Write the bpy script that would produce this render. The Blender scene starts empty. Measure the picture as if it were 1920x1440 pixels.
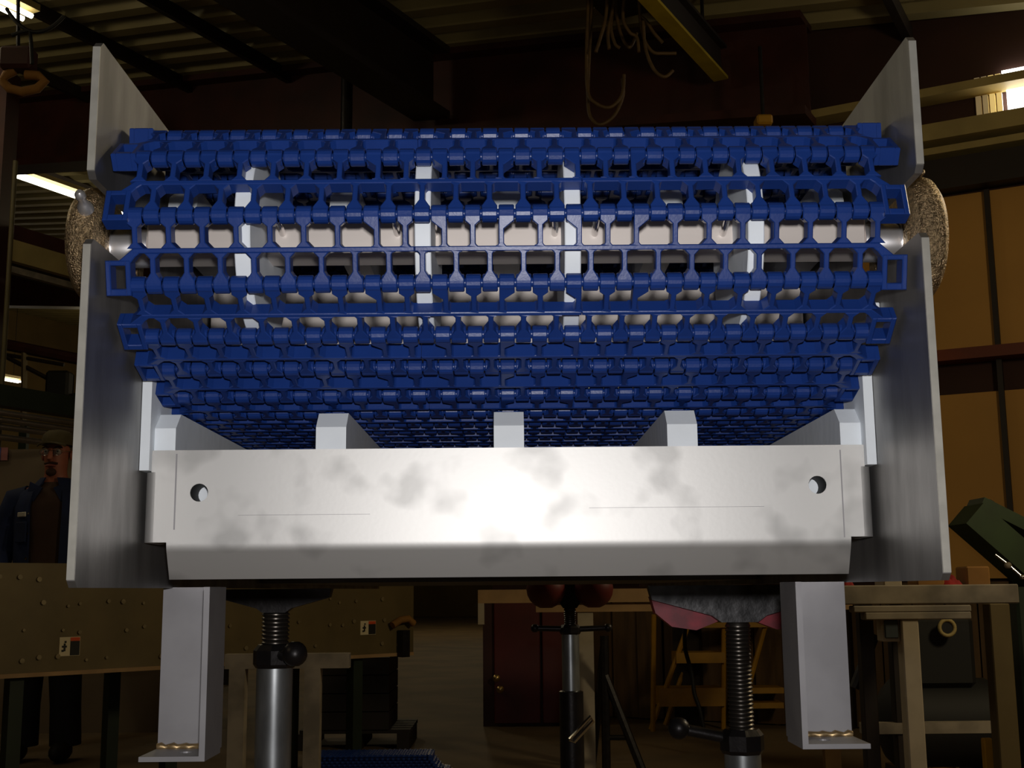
import bpy, bmesh, math, random
from mathutils import Vector, Matrix
random.seed(7)
C = bpy.context.scene.collection
SC = bpy.context.scene
PI = math.pi
R = math.radians
# ------------------------------------------------------------------ camera
CZ = 0.88                       # camera height over the floor
F = 2307.0                      # focal length in pixels of a 1920 wide frame
PITCH, YAW, ROLL = R(9.47), R(-0.2), R(-0.5)
cam_d = bpy.data.cameras.new('camera'); cam = bpy.data.objects.new('camera', cam_d); C.objects.link(cam)
cam_d.sensor_fit = 'HORIZONTAL'; cam_d.sensor_width = 36.0; cam_d.lens = 36.0 * F / 1920.0
cam_d.clip_start = 0.02; cam_d.clip_end = 200
CM = Matrix.Rotation(YAW, 4, 'Z') @ Matrix.Rotation(PI / 2 + PITCH, 4, 'X') @ Matrix.Rotation(ROLL, 4, 'Z')
CM = Matrix.Translation((0, 0, CZ)) @ CM
cam.matrix_world = CM
SC.camera = cam
# ------------------------------------------------------------------ world, exposure, main lamps
SC.view_settings.view_transform = 'Standard'
SC.view_settings.look = 'None'
SC.view_settings.exposure = 0.0
SC.view_settings.gamma = 1.0
SC.view_settings.use_curve_mapping = False
w = bpy.data.worlds.new('world'); SC.world = w; w.use_nodes = True
w.node_tree.nodes['Background'].inputs[0].default_value = (1.0, 0.82, 0.6, 1)
w.node_tree.nodes['Background'].inputs[1].default_value = 0.004

def area(name, loc, aim, power, size, color, size_y=None):
    d = bpy.data.lights.new(name, 'AREA'); d.energy = power; d.color = color
    d.shape = 'RECTANGLE' if size_y else 'DISK'; d.size = size
    if size_y: d.size_y = size_y
    o = bpy.data.objects.new(name, d); C.objects.link(o); o.location = loc
    v = Vector(aim) - Vector(loc); o.rotation_euler = v.to_track_quat('-Z', 'Y').to_euler()
    return o
# the camera's own flash, five centimetres over the lens
area('camera_flash', (0.012, -0.005, CZ + 0.052), (0.012, 1.0, CZ + 0.22), 4.0, 0.03, (1.0, 0.975, 0.97))
# strip lights of the hall, plus added fixtureless lamps brightening wall and partition
UD = Vector((0.88, -0.476, 0)).normalized(); VD = Vector((0.476, 0.88, 0)).normalized()
def bp(u, v, z): return UD * u + VD * v + Vector((0, 0, z))     # building axes: u along the ribs, v along the beams
def roofz(u): return CZ + 3.51 - 0.129 * u
WARM = (1.0, 0.83, 0.52)
def glow(u, v, drop, pw, rad=0.25):
    d = bpy.data.lights.new('strip_and_fill_glow', 'POINT'); d.energy = pw; d.color = WARM; d.shadow_soft_size = rad
    o = bpy.data.objects.new('strip_and_fill_glow', d); C.objects.link(o); o.location = bp(u, v, roofz(u) - drop)
for a in ((-7.9, 3.6, 0.7, 26), (-10.4, 12.2, 0.6, 55), (1.2, 3.4, 1.7, 85), (-3.4, -3.0, 0.7, 30), (-13, 22, 0.8, 130), (-5.4, 1.4, 0.8, 15), (-19.3, 17.8, 1.6, 42)):
    glow(*a)

# ------------------------------------------------------------------ helpers
def ray(u, v):
    d = Vector(((u - 960) / F, (720 - v) / F, -1.0))
    return (CM.to_3x3() @ d)
def at(u, v, Y):
    d = ray(u, v); return Vector((0, 0, CZ)) + d * (Y / d.y)
def lin(c):
    c /= 255.0
    return c / 12.92 if c <= 0.04045 else ((c + 0.055) / 1.055) ** 2.4
def rgb(r, g, b): return (lin(r), lin(g), lin(b), 1)

MATS = {}
def mat(name, col, rough=0.5, metal=0.0, var=0.0, scale=8.0, dark=None, bump=0.0, bscale=60.0, stretch=None, spec=0.5, detail=4.0, rvar=0.0, ramp=(0.38, 0.62)):
    m = bpy.data.materials.new(name); m.use_nodes = True; MATS[name] = m
    nt = m.node_tree; b = nt.nodes['Principled BSDF']
    b.inputs['Base Color'].default_value = col
    b.inputs['Roughness'].default_value = rough; b.inputs['Metallic'].default_value = metal
    b.inputs['Specular IOR Level'].default_value = spec
    tc = nt.nodes.new('ShaderNodeTexCoord')
    src = tc.outputs['Object']
    if stretch:
        mp = nt.nodes.new('ShaderNodeMapping'); mp.inputs['Scale'].default_value = stretch
        nt.links.new(src, mp.inputs['Vector']); src = mp.outputs['Vector']
    if var or rvar:
        n = nt.nodes.new('ShaderNodeTexNoise'); n.inputs['Scale'].default_value = scale; n.inputs['Detail'].default_value = detail
        nt.links.new(src, n.inputs['Vector'])
        rp = nt.nodes.new('ShaderNodeValToRGB'); rp.color_ramp.elements[0].position = ramp[0]; rp.color_ramp.elements[1].position = ramp[1]
        d = dark or (col[0] * (1 - var), col[1] * (1 - var), col[2] * (1 - var), 1)
        rp.color_ramp.elements[0].color = d; rp.color_ramp.elements[1].color = col
        nt.links.new(n.outputs['Fac'], rp.inputs['Fac']); nt.links.new(rp.outputs['Color'], b.inputs['Base Color'])
        if rvar:
            mr = nt.nodes.new('ShaderNodeMapRange'); mr.inputs['From Min'].default_value = 0.3; mr.inputs['From Max'].default_value = 0.7
            mr.inputs['To Min'].default_value = rough + rvar; mr.inputs['To Max'].default_value = rough - rvar
            nt.links.new(n.outputs['Fac'], mr.inputs['Value']); nt.links.new(mr.outputs['Result'], b.inputs['Roughness'])
    if bump:
        n2 = nt.nodes.new('ShaderNodeTexNoise'); n2.inputs['Scale'].default_value = bscale; n2.inputs['Detail'].default_value = 3.0
        nt.links.new(src, n2.inputs['Vector'])
        bn = nt.nodes.new('ShaderNodeBump'); bn.inputs['Strength'].default_value = bump; bn.inputs['Distance'].default_value = 0.002
        nt.links.new(n2.outputs['Fac'], bn.inputs['Height']); nt.links.new(bn.outputs['Normal'], b.inputs['Normal'])
    return m
def emit(name, col, s):
    m = bpy.data.materials.new(name); m.use_nodes = True; MATS[name] = m
    nt = m.node_tree; b = nt.nodes['Principled BSDF']
    b.inputs['Base Color'].default_value = (0.8, 0.8, 0.8, 1)
    b.inputs['Emission Color'].default_value = col; b.inputs['Emission Strength'].default_value = s
    return m

mat('blue_plastic', rgb(27, 57, 128), 0.34, 0, 0.12, 30, bump=0.04, bscale=500, spec=0.36)
mat('stainless_sheet', (0.585, 0.575, 0.555, 1), 0.49, 0.74, 0.26, 24, bump=0.012, bscale=300, detail=2.5, ramp=(0.34, 0.46))
mat('stainless_side', (0.31, 0.30, 0.29, 1), 0.46, 0.82, 0.42, 14, bump=0.05, bscale=300, stretch=(1, 1.6, 0.45), rvar=0.03)
mat('edge_steel', (0.52, 0.5, 0.44, 1), 0.5, 0.55, 0.15, 60)
mat('leg_steel', (0.33, 0.32, 0.33, 1), 0.5, 0.5, 0.12, 25)
mat('polished_steel', (0.75, 0.73, 0.72, 1), 0.16, 1.0)
mat('turned_steel', (0.72, 0.70, 0.70, 1), 0.36, 0.8)
mat('shaft_steel', (0.84, 0.76, 0.70, 1), 0.45, 0.35, 0.10, 14, stretch=(0.3, 3, 3))
mat('weld_bead', (0.7, 0.5, 0.26, 1), 0.4, 0.9, 0.3, 120)
mat('white_polymer', rgb(240, 246, 251), 0.5, 0, 0.04, 30, bump=0.1, bscale=120, spec=0.35)
mat('cast_iron_warm_lit', (0.60, 0.43, 0.24, 1), 0.29, 0.9, 0.6, 380, bump=1.0, bscale=900)  # golden base colour stands in for warm strip light on the iron
mat('dark_sheet', (0.10, 0.095, 0.09, 1), 0.55, 0.5)
mat('black_iron', (0.030, 0.026, 0.026, 1), 0.38, 0.6, 0.3, 40, bump=0.2, bscale=100)
mat('galvanised_pipe', (0.42, 0.44, 0.45, 1), 0.36, 0.8, 0.3, 30, stretch=(2, 2, 0.6))
mat('screw_steel', (0.12, 0.105, 0.09, 1), 0.33, 0.85)
mat('worn_iron', (0.085, 0.083, 0.085, 1), 0.42, 0.6, 0.6, 60, bump=0.25, bscale=130)
mat('red_paint', rgb(168, 30, 52), 0.45, 0, 0.5, 45)
mat('concrete', rgb(120, 100, 72), 0.75, 0, 0.3, 1.6, bump=0.1, bscale=20)
mat('roof_sheet', rgb(150, 138, 96), 0.55, 0.1, 0.15, 2)
mat('oxide_red', rgb(66, 26, 16), 0.6, 0, 0.35, 4)
mat('dark_beam', rgb(34, 22, 14), 0.6, 0, 0.3, 4)
mat('tan_panel', rgb(190, 140, 66), 0.7, 0, 0.12, 1.2, bump=0.05, bscale=20)
mat('brown_wall', rgb(58, 30, 18), 0.8, 0, 0.2, 2)
mat('red_girt', rgb(120, 50, 22), 0.6, 0, 0.35, 4)
mat('pale_girt', rgb(168, 148, 92), 0.6, 0, 0.2, 4)
mat('far_wall', rgb(104, 84, 44), 0.8, 0, 0.3, 0.8)
mat('grey_wall', rgb(128, 112, 92), 0.85, 0, 0.12, 2)
mat('bench_steel', rgb(112, 96, 62), 0.5, 0.2, 0.2, 5)
mat('bench_bolt', rgb(150, 134, 100), 0.4, 0.3, 0.3, 30)
mat('dark_wood', rgb(36, 27, 18), 0.7, 0, 0.4, 6)
mat('plank_wood', rgb(98, 72, 40), 0.7, 0, 0.4, 5, stretch=(4, 4, 0.4))
mat('tan_board', rgb(176, 140, 96), 0.7, 0, 0.25, 6)
mat('yellow_paint', rgb(176, 128, 20), 0.5, 0, 0.2, 8)
mat('conduit_paint', rgb(86, 76, 44), 0.6, 0, 0.2, 6)
mat('olive_yellow', rgb(172, 148, 28), 0.5, 0, 0.2, 6)
mat('red_cabinet', rgb(92, 20, 16), 0.5, 0, 0.25, 4)
mat('brass', (0.7, 0.5, 0.2, 1), 0.3, 1.0)
mat('cable_jacket', rgb(96, 72, 36), 0.6, 0, 0.3, 20)
mat('black_cable', rgb(12, 11, 9), 0.6)
mat('green_machine', rgb(46, 66, 30), 0.5, 0.1, 0.4, 5)
mat('dark_green', rgb(30, 44, 28), 0.55, 0, 0.3, 5)
mat('bench_tube', rgb(150, 138, 120), 0.6, 0, 0.45, 9)
mat('white_post', rgb(176, 162, 140), 0.6, 0, 0.15, 10)
mat('grey_cover_steel', rgb(70, 76, 78), 0.5, 0.4)  # plain grey of the outlet box cover
mat('cardboard', rgb(150, 104, 44), 0.8, 0, 0.25, 7)
mat('red_cloth', rgb(150, 24, 20), 0.8, 0, 0.3, 20)
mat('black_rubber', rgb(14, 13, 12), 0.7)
mat('sticker_white', rgb(220, 205, 170), 0.6)
mat('sticker_black', rgb(20, 18, 16), 0.6)
mat('sticker_orange', rgb(220, 80, 20), 0.6)
mat('steel_pipe_stock', (0.42, 0.38, 0.34, 1), 0.35, 0.8, 0.3, 4)
mat('skin', rgb(176, 106, 84), 0.55, 0, 0.1, 20)
mat('lip', rgb(140, 70, 62), 0.5)
mat('beard', rgb(60, 36, 26), 0.8)
mat('navy_cloth', rgb(26, 40, 82), 0.85, 0, 0.25, 12)
mat('brown_shirt', rgb(66, 46, 36), 0.9, 0, 0.15, 14)
mat('dark_trouser', rgb(20, 20, 26), 0.85, 0, 0.2, 10)
mat('olive_cap', rgb(92, 82, 56), 0.9, 0, 0.15, 30)
mat('eye_white', rgb(220, 214, 205), 0.3)
mat('lens_glass', (0.8, 0.85, 0.9, 1), 0.05, 0)
MATS['lens_glass'].node_tree.nodes['Principled BSDF'].inputs['Transmission Weight'].default_value = 0.95
mat('poster_pink', rgb(196, 130, 130), 0.7)
mat('poster_blue', rgb(90, 100, 170), 0.7)
mat('white_paper', rgb(205, 200, 190), 0.7)
emit('tube_glow', (1.0, 0.93, 0.72, 1), 9.0)
emit('strip_glow', (0.9, 0.6, 0.16, 1), 0.55); emit('strip_dim', (0.8, 0.45, 0.10, 1), 0.08)
emit('window_glow', (1.0, 0.98, 0.92, 1), 6.0)

ORG = {}
def org(o): return ORG.get(o.name, Vector((0, 0, 0))) if o else Vector((0, 0, 0))

class MB:
    def __init__(s): s.v = []; s.f = []
    def add(s, vs, fs):
        n = len(s.v); s.v += [tuple(p) for p in vs]; s.f += [tuple(i + n for i in f) for f in fs]; return s
    def box(s, c, d, rot=None):
        c = Vector(c); h = Vector(d) / 2; vs = []
        for x in (-1, 1):
            for y in (-1, 1):
                for z in (-1, 1):
                    p = Vector((x * h.x, y * h.y, z * h.z))
                    if rot is not None: p = rot @ p
                    vs.append(c + p)
        return s.add(vs, [(0, 1, 3, 2), (4, 6, 7, 5), (0, 4, 5, 1), (2, 3, 7, 6), (0, 2, 6, 4), (1, 5, 7, 3)])
    def cbox(s, c, d, b, rot=None):                 # box with chamfered edges, built of three nested slabs per axis hull
        c = Vector(c); h = [x / 2 for x in d]; vs = []; idx = {}
        for ax in range(3):
            for sx in (-1, 1):
                for sy in (-1, 1):
                    for sz in (-1, 1):
                        sg = (sx, sy, sz)
                        p = Vector([sg[k] * (h[k] - (0 if k == ax else b)) for k in range(3)])
                        if rot is not None: p = rot @ p
                        idx[(ax, sg)] = len(vs); vs.append(c + p)
        fs = []
        for ax in range(3):
            o = [k for k in range(3) if k != ax]
            for sgn in (-1, 1):
                q = []
                for (a, bb) in ((-1, -1), (1, -1), (1, 1), (-1, 1)):
                    g = [0, 0, 0]; g[ax] = sgn; g[o[0]] = a; g[o[1]] = bb; q.append(idx[(ax, tuple(g))])
                if (sgn > 0) == (ax == 1): q = q[::-1]
                fs.append(q)
        for ax in range(3):                         # edge strips along axis ax
            o = [k for k in range(3) if k != ax]
            for a in (-1, 1):
                for bb in (-1, 1):
                    g0 = [0, 0, 0]; g1 = [0, 0, 0]; g0[ax] = -1; g1[ax] = 1
                    for g in (g0, g1): g[o[0]] = a; g[o[1]] = bb
                    fs.append((idx[(o[0], tuple(g0))], idx[(o[0], tuple(g1))], idx[(o[1], tuple(g1))], idx[(o[1], tuple(g0))]))
        for sx in (-1, 1):
            for sy in (-1, 1):
                for sz in (-1, 1):
                    g = (sx, sy, sz); fs.append((idx[(0, g)], idx[(1, g)], idx[(2, g)]))
        return s.add(vs, fs)
    def cyl(s, p0, p1, r0, r1=None, n=16, cap=True):
        p0 = Vector(p0); p1 = Vector(p1); r1 = r0 if r1 is None else r1
        d = (p1 - p0).normalized(); a = d.orthogonal().normalized(); b = d.cross(a)
        vs = []
        for (p, r) in ((p0, r0), (p1, r1)):
            for i in range(n):
                t = 2 * PI * i / n; vs.append(p + (a * math.cos(t) + b * math.sin(t)) * r)
        fs = [(i, (i + 1) % n, n + (i + 1) % n, n + i) for i in range(n)]
        if cap: fs += [tuple(range(n))[::-1], tuple(range(n, 2 * n))]
        return s.add(vs, fs)
    def lathe(s, p0, d, prof, n=20):                # profile (distance along d, radius)
        p0 = Vector(p0); d = Vector(d).normalized(); a = d.orthogonal().normalized(); b = d.cross(a)
        vs = []; m = len(prof)
        for (h, r) in prof:
            for i in range(n):
                t = 2 * PI * i / n; vs.append(p0 + d * h + (a * math.cos(t) + b * math.sin(t)) * max(r, 1e-5))
        fs = []
        for k in range(m - 1):
            for i in range(n):
                j = (i + 1) % n; fs.append((k * n + i, k * n + j, (k + 1) * n + j, (k + 1) * n + i))
        fs += [tuple(range(n))[::-1], tuple(range((m - 1) * n, m * n))]
        return s.add(vs, fs)
    def tube(s, pts, r, n=8, rad=None):
        pts = [Vector(p) for p in pts]; m = len(pts); vs = []
        t = (pts[1] - pts[0]).normalized(); a = t.orthogonal().normalized()
        for k, p in enumerate(pts):
            t = (pts[min(k + 1, m - 1)] - pts[max(k - 1, 0)]).normalized()
            a = (a - t * a.dot(t)); a = a.normalized() if a.length > 1e-6 else t.orthogonal().normalized()
            b = t.cross(a); rr = rad[k] if rad else r
            for i in range(n):
                q = 2 * PI * i / n; vs.append(p + (a * math.cos(q) + b * math.sin(q)) * rr)
        fs = []
        for k in range(m - 1):
            for i in range(n):
                j = (i + 1) % n; fs.append((k * n + i, k * n + j, (k + 1) * n + j, (k + 1) * n + i))
        fs += [tuple(range(n))[::-1], tuple(range((m - 1) * n, m * n))]
        return s.add(vs, fs)
    def loft(s, rings, closed=True, caps=True):
        n = len(rings[0]); vs = [p for r in rings for p in r]; fs = []
        for k in range(len(rings) - 1):
            for i in range(n if closed else n - 1):
                j = (i + 1) % n; fs.append((k * n + i, k * n + j, (k + 1) * n + j, (k + 1) * n + i))
        if caps and closed: fs += [tuple(range(n))[::-1], tuple(range((len(rings) - 1) * n, len(rings) * n))]
        return s.add(vs, fs)
    def ball(s, c, r, n=14, sc=(1, 1, 1)):
        c = Vector(c); m = n // 2; rings = []
        for k in range(1, m):
            t = PI * k / m
            rings.append([c + Vector((math.sin(t) * math.cos(2 * PI * i / n) * r * sc[0], math.sin(t) * math.sin(2 * PI * i / n) * r * sc[1], -math.cos(t) * r * sc[2])) for i in range(n)])
        return s.loft(rings)
    def prism(s, poly, d0, d1, fn):                 # polygon of (a,b) pushed from d0 to d1; fn(a,b,d) -> point
        n = len(poly); vs = [fn(a, b, d0) for a, b in poly] + [fn(a, b, d1) for a, b in poly]
        fs = [tuple(range(n))[::-1], tuple(range(n, 2 * n))] + [(i, (i + 1) % n, n + (i + 1) % n, n + i) for i in range(n)]
        return s.add(vs, fs)
    def mesh(s, name, origin=Vector((0, 0, 0)), smooth=None, fix=True):
        me = bpy.data.meshes.new(name)
        me.from_pydata([tuple(Vector(p) - origin) for p in s.v], [], s.f)
        if fix:
            bm = bmesh.new(); bm.from_mesh(me); bmesh.ops.recalc_face_normals(bm, faces=bm.faces); bm.to_mesh(me); bm.free()
        if smooth:
            for p in me.polygons: p.use_smooth = True
            me.set_sharp_from_angle(angle=R(smooth))
        return me
    def build(s, name, m, parent=None, smooth=None, **props):
        o0 = org(parent)
        if parent is None and props.get('origin') is not None: o0 = Vector(props.pop('origin'))
        me = s.mesh(name, o0, smooth); return link(name, me, m, parent, o0, **props)
def link(name, me, m, parent=None, o0=None, **props):
    me.materials.clear(); me.materials.append(MATS[m] if isinstance(m, str) else m)
    o = bpy.data.objects.new(name, me); C.objects.link(o)
    if parent: o.parent = parent
    else: o.location = o0 or (0, 0, 0)
    ORG[o.name] = Vector(o0) if o0 is not None else Vector((0, 0, 0))
    for k, v in props.items(): o[k] = v
    return o
def thing(name, loc, label, cat, group=None):
    o = bpy.data.objects.new(name, None); C.objects.link(o); o.location = loc; o.empty_display_size = 0.1
    ORG[o.name] = Vector(loc); o['label'] = label; o['category'] = cat
    if group: o['group'] = group
    return o
def tag(o, label, cat, group=None):
    o['label'] = label; o['category'] = cat
    if group: o['group'] = group
    return o
def struct(o): o['kind'] = 'structure'; return o
def holed(outline, holes, t, fn, nseg=20):
    """flat plate with round holes -> (verts, faces); fn(a,b,d) maps to space, d from 0 to t"""
    bm = bmesh.new()
    def loop(pts):
        vs = [bm.verts.new((a, b, 0)) for a, b in pts]
        return [bm.edges.new((vs[i], vs[(i + 1) % len(vs)])) for i in range(len(vs))]
    ed = loop(outline)
    for (a, b, r) in holes: ed += loop([(a + r * math.cos(2 * PI * i / nseg), b + r * math.sin(2 * PI * i / nseg)) for i in range(nseg)])
    bmesh.ops.triangle_fill(bm, use_beauty=True, use_dissolve=False, edges=ed)
    g = bmesh.ops.extrude_face_region(bm, geom=list(bm.faces))
    for e in g['geom']:
        if isinstance(e, bmesh.types.BMVert): e.co.z = t
    bm.verts.index_update()
    vs = [fn(*v.co) for v in bm.verts]; fs = [tuple(v.index for v in f.verts) for f in bm.faces]
    bm.free(); return vs, fs

# ================================================================== SETTING
def bbox_uv(mb, u0, u1, v0, v1, z0, z1):
    ps = [(u, v) for u, v in ((u0, v0), (u1, v0), (u1, v1), (u0, v1))]
    vs = [bp(u, v, z0) for u, v in ps] + [bp(u, v, z1) for u, v in ps]
    return mb.add(vs, [(3, 2, 1, 0), (4, 5, 6, 7)] + [(i, (i + 1) % 4, 4 + (i + 1) % 4, 4 + i) for i in range(4)])
def sloped(mb, u0, u1, v0, v1, top, bot):          # member whose top and bottom follow the roof slope
    ps = [(u0, v0), (u1, v0), (u1, v1), (u0, v1)]
    vs = [bp(u, v, roofz(u) - bot) for u, v in ps] + [bp(u, v, roofz(u) - top) for u, v in ps]
    return mb.add(vs, [(3, 2, 1, 0), (4, 5, 6, 7)] + [(i, (i + 1) % 4, 4 + (i + 1) % 4, 4 + i) for i in range(4)])
U0, U1, V0, V1 = -24.0, 6.0, -7.0, 36.0
UL0 = -4.5
fl = MB(); bbox_uv(fl, U0, U1, V0, V1, -0.15, 0.0); struct(fl.build('floor', 'concrete'))
# roof deck: every corrugated sheet a part, ribs running along u
ce = MB(); sloped(ce, U0, U1, V0, V1, -0.20, -0.12)
ceil = struct(ce.build('ceiling', 'dark_beam'))
rib = 0.30; per = 3.0
nv = int((V1 - V0) / per)
for k in range(nv):
    mb = MB(); va = V0 + k * per; prof = []
    for i in range(int(per / rib)):
        b = va + i * rib
        prof += [(b, 0.10), (b + 0.10, 0.10), (b + 0.145, 0.0), (b + 0.255, 0.0)]
    prof.append((va + per, 0.10))
    vs = []; fs = []
    for (v, h) in prof:
        for u in (U0, U1): vs.append(bp(u, v, roofz(u) + h - 0.0))
    for i in range(len(prof) - 1): fs.append((2 * i, 2 * i + 1, 2 * i + 3, 2 * i + 2))
    mb.add(vs, fs); mb.build('roof_sheet', 'roof_sheet', ceil)
for u in (-11.6, -9.9, -8.6, -7.35, -6.25, -2.6, -1.3, 0.4, 2.0, 3.6):                     # slim purlins along v
    mb = MB(); sloped(mb, u - 0.028, u + 0.028, V0, V1, 0.0, 0.11); mb.build('purlin', 'dark_beam', ceil)
for u in (-4.75, -14.0):                                             # deep beam along v
    mb = MB(); sloped(mb, u - 0.16, u + 0.16, V0, 7.6, 0.52, 0.58); sloped(mb, u - 0.012, u + 0.012, V0, 7.6, 0.05, 0.52); sloped(mb, u - 0.16, u + 0.16, V0, 7.6, 0.0, 0.05)
    mb.build('roof_beam', 'dark_beam', ceil)
for v in (7.75, 15.0, 23.0, 30.0):                                    # girders along u
    ue = -1.9 if v < 8 else UL0
    mb = MB(); sloped(mb, U0, ue, v - 0.14, v + 0.14, 0.66, 0.72); sloped(mb, U0, ue, v - 0.015, v + 0.015, 0.05, 0.66); sloped(mb, U0, ue, v - 0.14, v + 0.14, 0.0, 0.05)
    mb.build('girder', 'oxide_red', ceil)
# back wall to the right: tan liner panels below, brown cladding above, pale girts, bright windows
VB, UL = 8.0, -4.5
mb = MB(); bbox_uv(mb, UL, U1, VB + 0.06, VB + 0.16, 0, 5.2); wb = struct(mb.build('wall_back', 'brown_wall'))
pw = 1.02
u = UL + 0.56
k = 0
while u < U1 - 0.1:
    for (z0, z1) in ((0.92, 2.06), (2.34, 3.34)):  # gap bares the brown wall in place of the girt's shadow
        mb = MB(); bbox_uv(mb, u + 0.015, u + pw - 0.015, VB + 0.02, VB + 0.06, z0, z1); mb.build('wall_panel', 'tan_panel', wb)
    mb = MB(); bbox_uv(mb, u + pw - 0.016, u + pw + 0.016, VB - 0.02, VB + 0.03, 0, 3.34); mb.build('joint_strip', 'dark_beam', wb)
    for q_ in range(5):
        mb = MB(); a_ = u + 0.03 + q_ * 0.192; bbox_uv(mb, a_, a_ + 0.18, VB + 0.0 + 0.012 * ((q_ * 7 + k) % 3), VB + 0.06, 0.01, 0.86 + 0.02 * ((q_ * 5) % 3)); mb.build('wall_plank', 'plank_wood' if k < 3 else 'dark_wood', wb)
    u += pw; k += 1
for (z, h, mm, dp) in ((2.29, 0.035, 'red_girt', 0.12), (3.46, 0.10, 'dark_beam', 0.10), (4.01, 0.028, 'pale_girt', 0.12), (3.735, 0.055, 'pale_girt', 0.14), (3.62, 0.022, 'pale_girt', 0.10)):
    mb = MB(); bbox_uv(mb, UL, U1, VB - dp, VB + 0.05, z - h, z + h); mb.build('girt', mm, wb)
for u in (-2.9, -1.95, 3.2):
    mb = MB(); bbox_uv(mb, u - 0.09, u + 0.09, VB - 0.22, VB - 0.16, 0, 3.4); mb.build('wall_column', 'dark_beam', wb)
mb = MB(); bbox_uv(mb, -0.72, 2.4, VB + 0.02, VB + 0.06, 3.80, 3.985); win = struct(mb.build('window_1', 'window_glow'))
mb = MB(); bbox_uv(mb, -0.74, 2.4, VB + 0.02, VB + 0.06, 4.04, 4.115); win2 = struct(mb.build('window_2', 'window_glow'))
for (wn, z0_, z1_) in ((win, 3.80, 3.975), (win2, 4.04, 4.10)):
    for k_ in range(4):
        mb = MB(); a_ = -0.755 - k_ * 0.042; bbox_uv(mb, a_ - 0.026, a_ + 0.006, VB + 0.02, VB + 0.06, z0_, z1_); mb.build('light_strip', 'strip_glow' if k_ < 2 else 'strip_dim', wn)
# return wall running away from its left end, far wall, left wall
mb = MB(); bbox_uv(mb, UL - 0.0, UL + 0.15, VB + 0.16, V1, 0, 5.2); struct(mb.build('wall_right', 'brown_wall'))
mb = MB(); bbox_uv(mb, U0, UL, V1 - 0.2, V1, 0, 8.0); struct(mb.build('wall_far', 'far_wall'))
mb = MB(); bbox_uv(mb, U0, U0 + 0.2, V0, V1, 0, 8.2); struct(mb.build('wall_left', 'far_wall'))
mb = MB(); bbox_uv(mb, U0, U1, V0, V0 + 0.2, 0, 8.2); struct(mb.build('wall_front', 'brown_wall'))

# ================================================================== CONVEYOR
W2 = 0.2525                    # inner half width between the side plates
TH = 0.0048
D0 = 0.7245
FZ = 0.003                     # bottom edge over camera height
YE = 2.42
frame = thing('conveyor', (0, D0, CZ + FZ), 'stainless steel conveyor end frame with tall side plates and bright front crossmember', 'conveyor')
P = lambda x, y, z: Vector((x, y, CZ + z))
zt = 0.341; s0, s1, ys = 0.2135, 0.2515, 0.845
def side_outline():
    c = 0.004
    pts = [(D0 + c, FZ), (D0, FZ + c), (D0, s0 - c), (D0 + c, s0)]
    rc = (s1 - s0) / 2; zc = (s0 + s1) / 2
    pts += [(ys + rc * math.sin(t), zc - rc * math.cos(t)) for t in [PI * i / 10 for i in range(0, 11)]]
    pts += [(D0 + c, s1), (D0, s1 + c), (D0, zt - c), (D0 + c, zt), (YE, zt), (YE, FZ)]
    return pts
for sgn in (-1, 1):
    n = side_outline()
    vs, fs = holed(n, [], TH, lambda a, b, d: P(sgn * (W2 + d), a, b))
    MB().add(vs, fs).build('side_plate', 'stainless_side', frame)
    # sheared front edges, dull bare metal
    mb = MB()
    mb.box(P(sgn * (W2 + TH / 2), D0 - 0.0004, (FZ + s0) / 2), (TH * 0.96, 0.0012, s0 - FZ - 0.009))
    mb.box(P(sgn * (W2 + TH / 2), D0 - 0.0004, (zt + s1) / 2), (TH * 0.96, 0.0012, zt - s1 - 0.009))
    mb.build('sheared_edge', 'edge_steel', frame, label='pale sheared front edge')
# front crossmember
YC = 0.845; tk = 0.0045
zT, zN, zK, zB = 0.0965, 0.0815, 0.0335, 0.0085
xT, xW, xL = 0.2455, 0.2430, 0.2335
xt_ = 0.2427
out = [(-xT, zT), (-xT, zN), (-xt_, zN), (-xt_, zK), (-xL, zK), (xL, zK), (xt_, zK), (xt_, zN), (xT, zN), (xT, zT)]
hz = ((-0.2123, 0.0672, 0.0062), (0.2123, 0.0690, 0.0062))
vs, fs = holed(out, hz, tk, lambda a, b, d: P(a, YC + d, b))
mb = MB().add(vs, fs)
# rounded knee and lower flange leaning back
rr = 0.015; lean = R(27); prof = []
for i in range(0, 9):
    t = lean * i / 8; prof.append((YC + rr * (1 - math.cos(t)), zK - rr * math.sin(t)))
y0, z0 = prof[-1]; L = (z0 - zB) / math.cos(lean); prof.append((y0 + L * math.sin(lean), zB))
back = []
for i, (y, z) in enumerate(prof):
    t = lean * min(i, 8) / 8; back.append((y + tk * math.cos(t), z + tk * math.sin(t) * 0.6))
ring = lambda x: [P(x, y, z) for y, z in prof] + [P(x, y, z) for y, z in back[::-1]]
mb.loft([ring(-xL), ring(xL)])
cross = mb.build('crossmember', 'stainless_sheet', frame, smooth=35, label='bright dirty front crossmember plate with two holes and leaning lower flange')
for sgn in (-1, 1):            # tabs bent back along the side plates
    pr = []; rb = 0.0080
    for i in range(0, 9):
        t = PI / 2 * i / 8; pr.append((xW - 0.0005 + rb * math.sin(t), YC + rb * (1 - math.cos(t))))
    pr.append((xW - 0.0005 + rb, YC + 0.040))
    bk = [(xW - 0.0005 + (rb - tk) * math.sin(t), YC + rb - (rb - tk) * math.cos(t)) for t in [PI / 2 * i / 8 for i in range(9)]] + [(xW - 0.0005 + rb - tk, YC + 0.040)]
    rg = lambda z: [P(sgn * x, y, z) for x, y in pr] + [P(sgn * x, y, z) for x, y in bk[::-1]]
    MB().loft([rg(zK), rg(zN)]).build('bent_tab', 'stainless_sheet', frame, smooth=35)
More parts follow.
